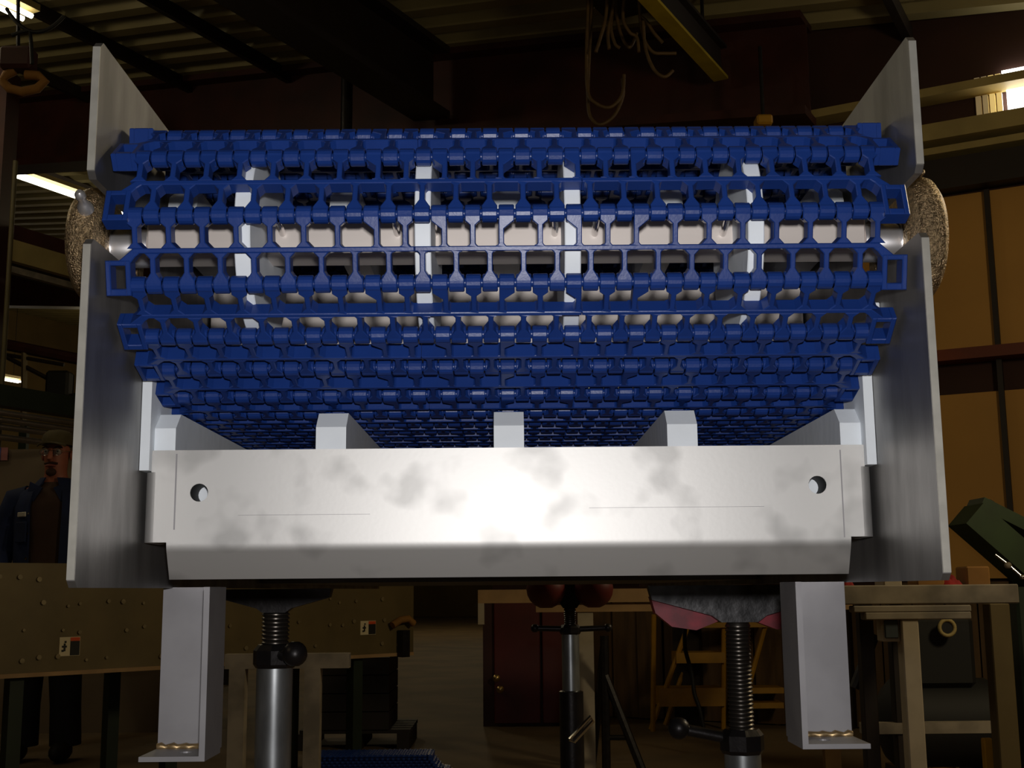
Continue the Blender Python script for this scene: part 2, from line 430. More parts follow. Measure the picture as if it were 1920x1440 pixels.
for (a, b, r) in hz:           # black sleeve paints each hole's shade, white cap its lit spot
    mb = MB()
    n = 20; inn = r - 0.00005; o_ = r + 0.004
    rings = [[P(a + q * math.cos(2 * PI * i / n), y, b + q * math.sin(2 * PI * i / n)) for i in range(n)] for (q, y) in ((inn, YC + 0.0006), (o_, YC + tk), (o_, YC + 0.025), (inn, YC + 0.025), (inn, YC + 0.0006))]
    mb.loft(rings, caps=False); sl = mb.build('hole_shade_sleeve', 'black_rubber', frame, smooth=40)
    MB().cyl(P(a, YC + 0.0230, b), P(a, YC + 0.0275, b), o_ + 0.0005, n=20).build('hole_lit_cap', 'white_polymer', sl, smooth=40)
# layout scribe lines on the crossmember
for (c_, d_) in ((P(-0.2285, YC - 0.0001, 0.068), (0.0010, 0.0004, 0.052)), (P(0.2290, YC - 0.0001, 0.063), (0.0008, 0.0004, 0.060)),
                 (P(0.115, YC - 0.0001, 0.0545), (0.12, 0.0004, 0.00025)), (P(-0.14, YC - 0.0001, 0.0515), (0.09, 0.0004, 0.00025))):
    MB().box(c_, d_).build('scribe_mark', 'leg_steel', frame)
# inner cross ties, and a dark pan added to block light from below
mb = MB()
mb.box(P(0, 1.02, 0.222), (2 * W2 - 0.004, 0.004, 0.066)); mb.box(P(0, 1.045, 0.190), (2 * W2 - 0.004, 0.05, 0.004)); mb.box(P(0, 1.045, 0.254), (2 * W2 - 0.004, 0.05, 0.004))
mb.build('inner_crosstie', 'shaft_steel', frame)
for y_ in (1.6, 2.25): MB().box(P(0, y_, 0.2), (2 * W2 - 0.004, 0.05, 0.08)).build('inner_crosstie', 'dark_sheet', frame)
mb = MB(); mb.box(P(0, (1.26 + YE) / 2, FZ + 0.007), (2 * W2 - 0.004, YE - 1.26, 0.004)); mb.box(P(0, YE - 0.002, 0.12), (2 * W2 - 0.004, 0.004, 0.22))
mb.build('light_block_pan', 'dark_sheet', frame)
# white polymer wear strips
RT = 0.1238
def return_strip(x0, x1):
    poly = [(YC + tk + 0.0006, 0.06), (YC + tk + 0.0006, 0.1125), (YC + tk + 0.013, RT), (YE - 0.1, RT), (YE - 0.1, 0.06)]
    return MB().prism(poly, x0, x1, lambda a, b, d: P(d, a, b))
for xc in (-0.1232, 0.0005, 0.1212):
    return_strip(xc - 0.0105, xc + 0.0105).build('return_wear_strip', 'white_polymer', frame)
for sgn in (-1, 1):
    a, b = (W2 - 0.0214, W2 - 0.0068)
    return_strip(*sorted((sgn * a, sgn * b))).build('return_wear_strip', 'white_polymer', frame)
    mb = MB(); poly = [(YC - 0.006, 0.0822), (YC - 0.006, 0.1455), (YE - 0.1, 0.1455), (YE - 0.1, 0.0822)]
    mb.prism(poly, *sorted((sgn * (W2 - 0.0003), sgn * (W2 - 0.0069))), lambda a, b, d: P(d, a, b)).build('edge_guard_strip', 'white_polymer', frame)
for xc in (-0.2375, -0.119, 0.0, 0.119, 0.2375):
    zt_ = 0.2935
    poly = [(0.872, 0.262), (0.868, 0.276), (0.872, 0.287), (0.884, zt_), (YE - 0.1, zt_), (YE - 0.1, 0.255), (0.90, 0.255)]
    MB().prism(poly, xc - 0.0105, xc + 0.0105, lambda a, b, d: P(d, a, b)).build('carry_wear_strip', 'white_polymer', frame)
MB().cbox(P(W2 - 0.0035, 0.818, 0.184), (0.0065, 0.012, 0.011), 0.0006).build('spacer_block', 'white_polymer', frame)
# legs: angle sections with a welded foot plate
for (x0, x1, yw, yf, zf) in ((-0.2594, -0.2134, 0.936, 0.889, -0.1165), (0.2515, 0.2040, 0.936, 0.889, -0.1120)):
    s = 1 if x1 > x0 else -1
    lg = MB(); t = 0.0042
    poly = [(x0, yw), (x0, yw + t), (x1, yw + t), (x1, yf), (x1 - s * t, yf), (x1 - s * t, yw)]
    lg.prism(poly, zf + 0.0034, 0.0035, lambda a, b, d: P(a, b, d))
    leg = lg.build('support_leg', 'leg_steel', frame)
    hx = x0 + s * 0.027; hy = (yw + yf) / 2
    vs, fs = holed([(x0, yw), (x0, yf), (x1, yf), (x1, yw)], [(hx, hy, 0.005)], 0.0034, lambda a, b, d: P(a, b, zf + d))
    MB().add(vs, fs).build('foot_plate', 'leg_steel', leg)
    pts = [P(x0 + (x1 - s * t - x0) * i / 14, yw - 0.0012, zf + 0.0046 + 0.0005 * math.sin(i * 2.2)) for i in range(15)]
    MB().tube(pts, 0.0028, 8, [0.0024 + 0.0006 * math.sin(i * 1.9) for i in range(15)]).build('weld_bead', 'weld_bead', leg, smooth=60, label='bronze coloured weld bead')

# ------------------------------------------------------------------ shaft with wheels
YS, ZS, RH = 0.809, 0.2310, 0.0733
shaft = thing('drive_shaft', P(0, YS, ZS), 'square steel shaft with white wheels seen through the blue belt', 'shaft')
sq = 0.0125
MB().cbox(P(0, YS, ZS + 0.0018), (0.482, 2 * sq, 2 * sq), 0.0012).build('square_bar', 'shaft_steel', shaft)
for sgn in (-1, 1):
    MB().lathe(P(sgn * 0.241, YS, ZS - 0.001), (sgn, 0, 0), [(0, 0.0128), (0.0005, 0.0131), (0.0465, 0.0131), (0.049, 0.0118)], 28).build('shaft_journal', 'turned_steel', shaft, smooth=40)
for xw in (-0.1655, -0.0525, 0.0415, 0.1565):
    r1 = RH - 0.0072; hw = 0.0051
    MB().lathe(P(xw - hw, YS, ZS), (1, 0, 0), [(0, r1 - 0.02), (0, r1 - 0.0006), (0.0006, r1), (2 * hw - 0.0006, r1), (2 * hw, r1 - 0.0006), (2 * hw, r1 - 0.02)], 72).build('white_wheel', 'white_polymer', shaft, smooth=40)
for (px, tx) in ((530, 0.0), (745, 0.0), (815, 0.0), (1040, 0.0), (1115, 0.0), (1355, 0.0)):
    b = at(px, 438, YS - sq); d = Vector((0.0, -0.97, 0.24)).normalized()
    MB().lathe(b - d * 0.002, d, [(0, 0.0023), (0.025, 0.0023), (0.0265, 0.0016)], 12).build('locking_pin', 'polished_steel', shaft, smooth=40)

# ------------------------------------------------------------------ bearings outside the plates
for sgn, lab in ((-1, 'rough cast iron shaft bearing with grease nipple outside the left plate'), (1, 'rough cast iron shaft bearing outside the right plate under the wall panels')):
    x0 = sgn * (W2 + TH + 0.0004)
    br = thing('shaft_bearing', P(x0, YS, ZS), lab, 'bearing')
    rb = 0.0405 if sgn < 0 else 0.044
    pr = [(0.008, 0.0210), (0.009, 0.0225), (0.0108, rb * 0.90), (0.014, rb * 0.975), (0.020, rb), (0.026, rb * 0.96), (0.030, rb * 0.84), (0.0325, rb * 0.66), (0.034, 0.019)]
    rings = []
    n = 64
    for (h, r) in pr:
        rings.append([P(x0 + sgn * h, YS + r * math.cos(2 * PI * i / n), ZS + r * math.sin(2 * PI * i / n)) for i in range(n)])
    mb = MB(); mb.loft(rings, caps=False)
    rin = 0.0160
    mb.loft([rings[0], [P(x0 + sgn * 0.008, YS + rin * math.cos(2 * PI * i / n), ZS + rin * math.sin(2 * PI * i / n)) for i in range(n)]], caps=False)
    mb.loft([rings[-1], [P(x0 + sgn * 0.030, YS + rin * math.cos(2 * PI * i / n), ZS + rin * math.sin(2 * PI * i / n)) for i in range(n)]], caps=False)
    mb.build('housing', 'cast_iron_warm_lit', br, smooth=50)
    mb = MB(); 
    rg = [[P(x0 + sgn * h, YS + r * math.cos(2 * PI * i / 32), ZS + r * math.sin(2 * PI * i / 32)) for i in range(32)] for (h, r) in ((0.0070, 0.0135), (0.0070, 0.0158), (0.036, 0.0158), (0.036, 0.0135), (0.0070, 0.0135))]
    mb.loft(rg, caps=False).build('inner_ring', 'polished_steel', br, smooth=40)
    MB().cbox(P(x0 + sgn * 0.0075, YS + 0.034, ZS), (0.0140, 0.018, 0.05), 0.002).build('mounting_foot', 'cast_iron_warm_lit', br)
    if sgn < 0:
        g = P(x0 + sgn * 0.016, YS - 0.0362, ZS + 0.0150)
        MB().lathe(g, (0, -0.90, 0.43), [(0, 0.0052), (0.004, 0.0050), (0.0065, 0.0034), (0.009, 0.0026), (0.011, 0.0026), (0.0125, 0.0036), (0.0155, 0.0034), (0.0175, 0.0018)], 14).build('grease_nipple', 'turned_steel', br, smooth=40)
    else:
        MB().cbox(P(x0 + sgn * 0.015, YS - 0.012, ZS + rb * 0.985), (0.018, 0.012, 0.004), 0.001).build('cast_boss', 'cast_iron_warm_lit', br)

# ------------------------------------------------------------------ blue modular belt
p_ = 0.0428; S = 0.02088; HT = 0.0053; RK = 0.0056; HK = 0.0048; LW = 0.00165; BT = 0.00155
tb = 0.5 * p_
belt = thing('conveyor_belt', P(0, D0, 0.12), 'blue plastic modular mesh belt wrapped around the conveyor end', 'belt')
def offset_poly(poly, d):
    n = len(poly); res = []
    area2 = sum(poly[i][0] * poly[(i + 1) % n][1] - poly[(i + 1) % n][0] * poly[i][1] for i in range(n))
    sg = 1 if area2 > 0 else -1
    for i in range(n):
        p0, p1, p2 = Vector(poly[i - 1]), Vector(poly[i]), Vector(poly[(i + 1) % n])
        e1 = (p1 - p0).normalized(); e2 = (p2 - p1).normalized()
        n1 = Vector((-e1.y, e1.x)) * sg; n2 = Vector((-e2.y, e2.x)) * sg
        m = (n1 + n2); k = m.dot(n1)
        m = m / k if k > 0.3 else n1
        res.append((p1.x + m.x * d, p1.y + m.y * d))
    return res
def cham(mb, poly, h0, h1, b=0.00055):             # extruded outline with chamfered rims; poly in (x,t)
    ins = offset_poly(poly, b); fn = lambda q, z: [(x, -t, z) for x, t in q]
    mb.loft([fn(ins, h0), fn(poly, h0 + b), fn(poly, h1 - b), fn(ins, h1)])
def knuckle(mb, x, t, n=16, hk=HK, r=RK):
    b = 0.0006; rings = []
    for (dx, q) in ((-hk, r - b), (-hk + b, r), (hk - b, r), (hk, r - b)):
        rings.append([(x + dx, -t + q * math.cos(2 * PI * i / n), q * math.sin(2 * PI * i / n)) for i in range(n)])
    mb.loft(rings)
OFF = {-4: 1, -2: 1, 0: -1, 2: 1, 4: -1}
def module(xa, xb, lo, hi):
    """one belt module spanning xa..xb; lo / hi flag the belt's left and right edge"""
    mb = MB()
    for i in range(23):
        x = (i - 11) * S
        if not (xa < x < xb): continue
        k = i - 11; outer = abs(k) > 5
        g = 0.0035 if outer else 0.0017
        dx = OFF.get(k, 0) * 0.0032
        knuckle(mb, x, 0.0)
        poly = [(x - HK, 0.0), (x + HK, 0.0), (x + HK, 0.0043), (x + dx + LW, 0.0047 + (HK - LW - dx) * 0.75), (x + dx + LW, tb - BT - g),
                (x + dx + LW + 0.35 * g, tb - BT - 0.42 * g), (x + dx + LW + g, tb - BT + 0.0002), (x + dx - LW - g, tb - BT + 0.0002), (x + dx - LW - 0.35 * g, tb - BT - 0.42 * g), (x + dx - LW, tb - BT - g),
                (x + dx - LW, 0.0047 + (HK - LW + dx) * 0.75), (x - HK, 0.0043)]
        if outer: poly = [q for j, q in enumerate(poly) if j not in (5, 8)]
        cham(mb, poly, -HT, HT)
    for j in range(22):
        x = (j - 10.5) * S
        if not (xa < x < xb): continue
        outer = abs(x) > 5.2 * S
        g = 0.0034 if outer else 0.0018
        knuckle(mb, x, p_)
        poly = [(x - LW - g, tb + BT - 0.0002), (x + LW + g, tb + BT - 0.0002), (x + LW + 0.35 * g, tb + BT + 0.42 * g), (x + LW, tb + BT + g), (x + LW, p_ - 0.0078), (x + HK, p_ - 0.0028), (x + HK, p_),
                (x - HK, p_), (x - HK, p_ - 0.0028), (x - LW, p_ - 0.0078), (x - LW, tb + BT + g), (x - LW - 0.35 * g, tb + BT + 0.42 * g)]
        if outer: poly = [q for m, q in enumerate(poly) if m not in (2, 11)]
        cham(mb, poly, -HT, HT)
    e0 = xa if not lo else -11 * S - LW; e1 = xb if not hi else 11 * S + LW
    cham(mb, [(e0, tb - BT), (e1, tb - BT), (e1, tb + BT), (e0, tb + BT)], -HT - 0.0001, HT + 0.0001)
    for flag, s in ((lo, -1), (hi, 1)):
        if not flag: continue
        xi, xo = 0.2330, 0.2485; t0, t1 = tb + 0.0058, p_ + 0.0062
        q = 0.0032
        for (x0, x1, a, b) in ((xi, xi + q, t0, t1), (xo - q, xo, t0, t1), (xi + q - 0.0002, xo - q + 0.0002, t0, t0 + q), (xi + q - 0.0002, xo - q + 0.0002, t1 - q - 0.001, t1)):
            pl = [(s * x0, a), (s * x1, a), (s * x1, b), (s * x0, b)]
            cham(mb, pl, -HT - 0.0006, HT + 0.0005)
        cham(mb, [(s * (11 * S - LW), tb - 0.0012), (s * (11 * S + LW), tb - 0.0012), (s * (xi + 0.0075), t0 + 0.0004), (s * (xi + 0.0010), t0 + 0.0030), (s * (11 * S + 0.0005), tb + 0.004), (s * (11 * S - LW - 0.001), tb + 0.0015)], -HT, HT)
    return mb.mesh('belt_module')
cut = (-2.73 * S, 2.27 * S)
MOD = []
for c in cut:
    MOD.append((module(-1, c - 0.00012, True, False), module(c + 0.00012, 1, False, True)))
for a, b in MOD:
    for me in (a, b): me.materials.append(MATS['blue_plastic'])
rod = MB().cyl((-0.2305, 0, 0), (0.2305, 0, 0), 0.0030, n=10).mesh('hinge_rod', smooth=40); rod.materials.append(MATS['blue_plastic'])
# path of the hinge line, from the far top round the nose to the far bottom
H = [Vector((0.7358, 0.2301))]; fw = [16.4, 53.0, 71.0, 73.5, 82.5, 88.5] + [90] * 20
for a in fw: H.append(H[-1] + p_ * Vector((math.sin(R(a)), -math.cos(R(a)))))
bw = [16.0, 52.0, 85.0] + [90] * 22; pre = []
q = H[0].copy()
for a in bw: q = q + p_ * Vector((math.sin(R(a)), math.cos(R(a)))); pre.append(q)
HP = pre[::-1] + H; i0 = len(pre)
for k in range(len(HP) - 1):
    a, b = HP[k], HP[k + 1]; d = (b - a)            # travel direction t
    ydir = -d.normalized(); phi = math.atan2(ydir.y, ydir.x)
    loc = P(0, a.x, a.y) - ORG[belt.name]
    for me in MOD[(k - i0) % 2]:
        o = bpy.data.objects.new('belt_module', me); C.objects.link(o); o.parent = belt; o.location = loc; o.rotation_euler = (phi, 0, 0)
    o = bpy.data.objects.new('hinge_rod', rod); C.objects.link(o); o.parent = belt; o.location = loc

#--SPLIT--
# ================================================================== PIPE STANDS UNDER THE CONVEYOR
def stand(px, Y, lab, zt, scr, col, rs, rp, ballpx, heads, seed):
    """zt top of head, scr (z0,z1) thread, col (z0,z1) collar; heights over camera"""
    x = at(px, 1300, Y).x
    st = thing('pipe_stand', (x, Y, 0), lab, 'pipe stand', 'pipe stands under the conveyor')
    z1, z0 = scr; c1, c0 = col
    heads(st, x, Y, zt, z1)
    n = int((z1 - z0) / 0.0042); pr = [(0, rs * 0.9)]
    for i in range(n): pr += [(i * 0.0042 + 0.0008, rs * 0.86), (i * 0.0042 + 0.0018, rs), (i * 0.0042 + 0.0030, rs)]
    pr.append((z1 - z0, rs * 0.86))
    MB().lathe(P(x, Y, z0), (0, 0, 1), pr, 20).build('screw', 'screw_steel', st, smooth=30)
    MB().lathe(P(x, Y, c0), (0, 0, 1), [(0, rp * 1.08), (0.004, rp * 1.22), (c1 - c0 - 0.006, rp * 1.22), (c1 - c0, rp * 0.95)], 8).build('collar_nut', 'black_iron', st)
    bx, by, br, bd = ballpx
    zc = (c0 + c1) / 2; bz = at(bx, by, Y + bd); hd = MB()
    hd.tube([P(x, Y, zc), P(*(bz - Vector((0, 0, CZ))))], 0.006, 10); h = hd.build('turning_handle', 'black_iron', st, smooth=40)
    MB().ball(bz, br, 18).build('handle_ball', 'black_iron', h, smooth=60)
    zp = 0.34 - CZ
    MB().lathe(P(x, Y, zp), (0, 0, 1), [(0, rp), (c0 - zp, rp)], 28).build('inner_pipe', 'galvanised_pipe', st, smooth=40)
    MB().lathe(P(x, Y, zp - 0.2), (0, 0, 1), [(0, rp * 1.3), (0.32, rp * 1.3), (0.322, rp * 1.05)], 24).build('outer_tube', 'black_iron', st, smooth=40)
    for k in range(3):
        a = 2 * PI * k / 3 + seed
        MB().tube([(x + 0.02 * math.cos(a), Y + 0.02 * math.sin(a), 0.40), (x + 0.30 * math.cos(a), Y + 0.30 * math.sin(a), 0.012)], 0.012, 10).build('leg', 'black_iron', st, smooth=40)
    return st
def saddle(st, x, Y, zt, z1, wide=0.095, red=True, mm='worn_iron'):
    h = zt - z1
    poly = [(-wide, 0), (wide, 0), (wide * 0.96, -h * 0.38), (wide * 0.30, -h * 0.82), (wide * 0.2, -h), (-wide * 0.2, -h), (-wide * 0.30, -h * 0.82), (-wide * 0.96, -h * 0.38)]
    hd = MB().prism(poly, -0.014, 0.004, lambda a, b, d: P(x + a, Y + d, zt + b)).build('jack_head', mm, st)
    if red:
        for s in (-1, 1):
            pl = [(s * wide * 0.95, -h * 0.3), (s * wide * 0.2, -h * 0.55), (s * wide * 0.2, -h * 0.98), (s * wide * 0.45, -h * 1.22), (s * wide * 0.72, -h * 1.12), (s * wide * 0.9, -h * 0.75)]
            MB().prism(pl, 0.006, 0.030, lambda a, b, d: P(x + a, Y + d, zt + b)).build('head_web', 'red_paint', hd, label='worn red painted web')
def roller_head(st, x, Y, zt, z1):
    hd = MB().prism([(-0.05, 0.012), (0.05, 0.012), (0.014, -0.04), (0.014, z1 - 0.0), (-0.014, z1), (-0.014, -0.04)], -0.012, 0.012, lambda a, b, d: P(x + a, Y + d, b)).build('roller_yoke', 'black_iron', st)
    for s in (-1, 1):
        MB().ball(P(x + s * 0.050, Y - 0.012, 0.0), 0.041, 20).build('head_roller', 'red_cabinet', hd, smooth=60, label='dark red roller')
stand(514, 1.32, 'dark screw jack stand with shiny pipe under the conveyor beside the left leg', FZ - 0.0005, (-0.022, -0.06), (-0.055, -0.079), 0.0145, 0.0188, (553, 1226, 0.0128, -0.045),
      lambda st, x, Y, zt, z1: saddle(st, x, Y, zt, z1, 0.06, False, 'black_iron'), 0.3)
stand(1388, 1.32, 'tall threaded jack stand with red and grey head beside the right leg', FZ - 0.0005, (-0.036, -0.152), (-0.145, -0.170), 0.0132, 0.0188, (1273, 1366, 0.0115, 0.0),
      lambda st, x, Y, zt, z1: saddle(st, x, Y, zt, z1), 0.9)
s2 = stand(1071, 2.62, 'farther roller head stand with two dark red rollers in the middle', 0.0, (-0.04, -0.08), (-0.074, -0.094), 0.013, 0.0182, (1140, 1177, 0.009, 0.0), roller_head, 1.4)
x2 = at(1071, 1300, 2.62).x
h2 = MB().tube([P(x2, 2.62, -0.083), at(1003, 1178, 2.62)], 0.006, 10).build('turning_handle', 'black_iron', s2, smooth=40)
MB().ball(at(1003, 1178, 2.62), 0.009, 14).build('handle_ball', 'black_iron', h2, smooth=60)
mb = MB(); mb.lathe(P(x2, 2.62, -0.40), (0, 0, 1), [(0, 0.025), (0.19, 0.025), (0.192, 0.02)], 20); mb.build('outer_sleeve', 'black_iron', s2, smooth=40)
pts = [at(1068, 1386, 2.58), at(1108, 1343, 2.58), at(1112, 1352, 2.58), at(1076, 1391, 2.58)]
MB().tube(pts + [pts[0]], 0.004, 8).build('locking_pin', 'polished_steel', s2, smooth=40)

# ================================================================== LEFT SIDE OF THE HALL
# drilled steel bench
A = at(-150, 1250, 4.62); B = at(775, 1215, 6.29); A = Vector((A.x, A.y, 0)); B = Vector((B.x, B.y, 0))
dv = (B - A).normalized(); nv_ = Vector((dv.y, -dv.x, 0)); LB = (B - A).length
bench = thing('drilled_bench', A, 'long drilled steel bench with two warning stickers on its front apron', 'bench')
BF = lambda a, d, z: A + dv * a - nv_ * d + Vector((0, 0, z))
zb, ztp = CZ - 0.305, CZ + 0.118
def bf_box(mb, a0, a1, d0, d1, z0, z1):
    vs = [BF(a, d, z) for z in (z0, z1) for a, d in ((a0, d0), (a1, d0), (a1, d1), (a0, d1))]
    return mb.add(vs, [(3, 2, 1, 0), (4, 5, 6, 7)] + [(i, (i + 1) % 4, 4 + (i + 1) % 4, 4 + i) for i in range(4)])
bf_box(MB(), 0, LB, 0, 0.02, zb, ztp).build('front_apron', 'bench_steel', bench)
bf_box(MB(), 0, LB, -0.004, 0.03, zb - 0.016, zb).build('bottom_lip', 'tan_board', bench)
bf_box(MB(), 0, LB, 0.02, 0.62, ztp - 0.03, ztp).build('bench_top', 'bench_steel', bench)
bf_box(MB(), 0, LB, 0.60, 0.62, zb, ztp - 0.03).build('rear_apron', 'bench_steel', bench)
for a in (0.35, LB * 0.435, LB - 0.35):
    for d in (0.03, 0.55): bf_box(MB(), a, a + 0.055, d, d + 0.055, 0, zb - 0.016).build('bench_leg', 'dark_green', bench)
mb = MB(); rr_ = random.Random(3)
for i in range(26):
    for j in range(4):
        if rr_.random() < 0.36: continue
        a = 0.1 + i * (LB - 0.2) / 25 + rr_.uniform(-.02, .02); z = zb + 0.05 + j * 0.105 + rr_.uniform(-.012, .012); r = rr_.choice((0.006, 0.008, 0.010))
        mb.cyl(BF(a, 0.001, z), BF(a, -0.008, z), r, n=8)
mb.build('bolt_head', 'bench_bolt', bench, kind='stuff')
for (px, py, w_, h_) in ((131, 1212, 0.086, 0.074), (690, 1177, 0.094, 0.066)):
    q = min((i / 400 * LB for i in range(401)), key=lambda a: abs((lambda p: (p.x / p.y))(BF(a, 0, 0)) - (lambda p: p.x / p.y)(at(px, py, 5))))
    yq = BF(q, 0, 0).y; z = at(px, py, yq).z; h = h_
    s_ = bf_box(MB(), q - w_ / 2, q + w_ / 2, -0.003, 0.0, z - h / 2, z + h / 2).build('warning_sticker', 'sticker_white', bench)
    bf_box(MB(), q + 0.002, q + w_ / 2 - 0.002, -0.0045, -0.003, z - h / 2 + 0.002, z + h / 2 - 0.016).build('black_field', 'sticker_black', s_)
    bf_box(MB(), q + 0.002, q + w_ / 2 - 0.002, -0.0045, -0.003, z + h / 2 - 0.016, z + h / 2 - 0.002).build('orange_field', 'sticker_orange', s_)
    fg = MB(); xc = q - w_ / 4
    bf_box(fg, xc - 0.004, xc + 0.004, -0.0045, -0.003, z - 0.018, z + 0.012); bf_box(fg, xc - 0.011, xc + 0.009, -0.0046, -0.003, z - 0.004, z + 0.004); bf_box(fg, xc - 0.001, xc + 0.007, -0.0046, -0.003, z + 0.014, z + 0.022)
    bf_box(fg, xc - 0.012, xc - 0.003, -0.0047, -0.003, z - 0.020, z - 0.012); fg.build('black_pictogram', 'sticker_black', s_)
# clamp hooked over the bench's right end
q = LB * 0.962; cl = thing('bench_clamp', BF(q, -0.02, zb), 'small dark clamp with rusty top hooked on the right end of the drilled bench', 'clamp')
bf_box(MB(), q - 0.02, q + 0.025, -0.05, -0.008, zb - 0.02, zb + 0.11).build('clamp_bar', 'black_iron', cl)
m_ = MB(); m_.tube([BF(q - 0.07, -0.03, zb + 0.135), BF(q - 0.02, -0.03, zb + 0.16), BF(q + 0.03, -0.03, zb + 0.165), BF(q + 0.065, -0.03, zb + 0.14)], 0.018, 8); m_.build('clamp_jaw', 'cardboard', cl, smooth=50)
# steel sawhorse
Y = 4.0; a = at(424, 1240, Y); b = at(656, 1240, Y); zz = a.z
sh = thing('steel_sawhorse', ((a.x + b.x) / 2, Y, 0), 'pale steel tube sawhorse standing in front of the dark crate', 'sawhorse')
vs, fs = [], []
mb = MB(); t = 0.023; ti = 0.019
rings = [[Vector((x, Y + q * sy, zz + q * sz)) for sy, sz in ((-1, -1), (1, -1), (1, 1), (-1, 1))] for (x, q) in ((a.x, ti), (a.x, t), (b.x, t), (b.x, ti), (a.x, ti))]
mb.loft(rings, caps=False).build('top_tube', 'bench_tube', sh)
for px in (448, 588):
    x = at(px, 1240, Y).x; MB().box((x, Y, (zz - 0.023) / 2), (0.05, 0.05, zz - 0.023)).build('sawhorse_leg', 'bench_tube', sh)
    MB().box((x, Y, 0.012), (0.06, 0.5, 0.024)).build('sawhorse_foot', 'bench_tube', sh)
# dark crate on a pallet
p = at(668, 1290, 7.4); cr = thing('wooden_crate', (p.x, p.y, 0), 'dark brown wooden crate on a low pallet behind the steel sawhorse', 'crate')
for i in range(4): MB().box((p.x, p.y - 0.02, 0.16 + 0.10 * i), (0.44, 0.56, 0.094)).build('crate_board', 'dark_wood', cr)
for i in range(5): MB().box((p.x + 0.03, p.y - 0.24 + 0.12 * i, 0.10), (0.62, 0.09, 0.02)).build('pallet_slat', 'dark_wood', cr)
for sx in (-0.26, 0.03, 0.30): MB().box((p.x + sx, p.y, 0.045), (0.07, 0.58, 0.09)).build('pallet_runner', 'dark_wood', cr)
# pile of spare blue belting on the floor
p = at(716, 1425, 5.8); pile = thing('spare_belting', (p.x, p.y, 0), 'pile of spare blue mesh belting lying on the concrete floor', 'belting')
off = (0.14, 0.13, 0.11, 0.10, 0.07, 0.04, 0.03, 0.0, -0.01, -0.02, -0.03, -0.04, -0.04)
for L_ in range(13):
    for k in range(5 if L_ > 6 else 6):
        for me in MOD[k % 2]:
            o = bpy.data.objects.new('belt_module', me); C.objects.link(o); o.parent = pile
            o.scale = (1.12, 1, 1); o.location = (off[L_], -0.10 + k * p_ - 0.03 * (13 - L_) / 13, 0.007 + L_ * 0.0122)
# ------------------------------------------------------------------ man in a navy work jacket
def skin_mesh(name, nodes, edges, m, parent, sub=2, root=0, origin=None):
    me = bpy.data.meshes.new(name); me.from_pydata([Vector(n[0]) for n in nodes], edges, [])
    ob = bpy.data.objects.new(name, me); C.objects.link(ob)
    md = ob.modifiers.new('s', 'SKIN'); md.use_smooth_shade = True
    for i, n in enumerate(nodes):
        r = n[1]; me.skin_vertices[0].data[i].radius = r if isinstance(r, tuple) else (r, r)
        me.skin_vertices[0].data[i].use_root = (i == root)
    sb = ob.modifiers.new('d', 'SUBSURF'); sb.levels = sub; sb.render_levels = sub
    dg = bpy.context.evaluated_depsgraph_get(); dg.update()
    nm = bpy.data.meshes.new_from_object(ob.evaluated_get(dg)); nm.name = name
    bpy.data.objects.remove(ob); bpy.data.meshes.remove(me)
    for pl in nm.polygons: pl.use_smooth = True
    return link(name, nm, m, parent)
MY = 6.8; hp = at(108, 850, MY); MX = hp.x
man = thing('person', (MX, MY, 0), 'man with glasses and cap in navy work jacket over brown shirt behind the drilled bench', 'person')
ez = hp.z                                           # eye height
def ch(*a): return list(a)
N = []; E = []
def node(p, r, par=None):
    N.append((p, r)); i = len(N) - 1
    if par is not None: E.append((par, i))
    return i
hipz = ez - 0.70
pel = node((0, 0, hipz), (0.15, 0.11)); ab = node((0, 0, hipz + 0.2), (0.14, 0.10), pel); chs = node((0, 0, hipz + 0.40), (0.155, 0.11), ab); nk = node((0, 0.0, ez - 0.155), 0.058, chs)
jw = node((0, -0.015, ez - 0.075), (0.062, 0.072), nk); hd = node((0, -0.005, ez + 0.0), (0.073, 0.088), jw); tp = node((0, 0.005, ez + 0.07), (0.068, 0.082), hd)
for s in (-1, 1):
    sh_ = node((s * 0.17, 0, hipz + 0.45), 0.065, chs); el = node((s * 0.27, 0.03, hipz + 0.17), 0.045, sh_); wr = node((s * 0.25, -0.12, hipz - 0.03), 0.030, el); pm = node((s * 0.24, -0.17, hipz - 0.075), (0.040, 0.022), wr)
    for f in range(4):
        k1 = node((s * (0.24 + (f - 1.5) * 0.019), -0.215 - 0.004 * (f in (1, 2)), hipz - 0.11), 0.0095, pm); k2 = node((s * (0.24 + (f - 1.5) * 0.02), -0.225, hipz - 0.15 - 0.006 * (f in (1, 2))), 0.0085, k1)
    t1 = node((s * 0.205, -0.19, hipz - 0.075), 0.011, pm); node((s * 0.195, -0.215, hipz - 0.105), 0.0095, t1)
    kn = node((s * 0.10, -0.005, hipz * 0.53), 0.062, pel); an = node((s * 0.11, 0.02, 0.09), 0.042, kn); node((s * 0.12, -0.12, 0.045), (0.042, 0.03), an)
body = skin_mesh('body', N, E, 'skin', man)
def child(mb, name, m, par=man, **k):
    for i, v in enumerate(mb.v): mb.v[i] = tuple(Vector(v) + Vector((MX, MY, 0)))
    return mb.build(name, m, par, **k)
def ell(z, rx, ry, cy=0, n=24, a0=0, a1=2 * PI, full=True):
    m = n if full else n + 1
    return [Vector((rx * math.sin(a0 + (a1 - a0) * i / n), cy - ry * math.cos(a0 + (a1 - a0) * i / n), z)) for i in range(m)]
tor = [(hipz - 0.06, .185, .135), (hipz + 0.08, .175, .125), (hipz + 0.25, .180, .128), (hipz + 0.40, .190, .132), (hipz + 0.47, .165, .115), (hipz + 0.515, .10, .085), (hipz + 0.535, .072, .075)]
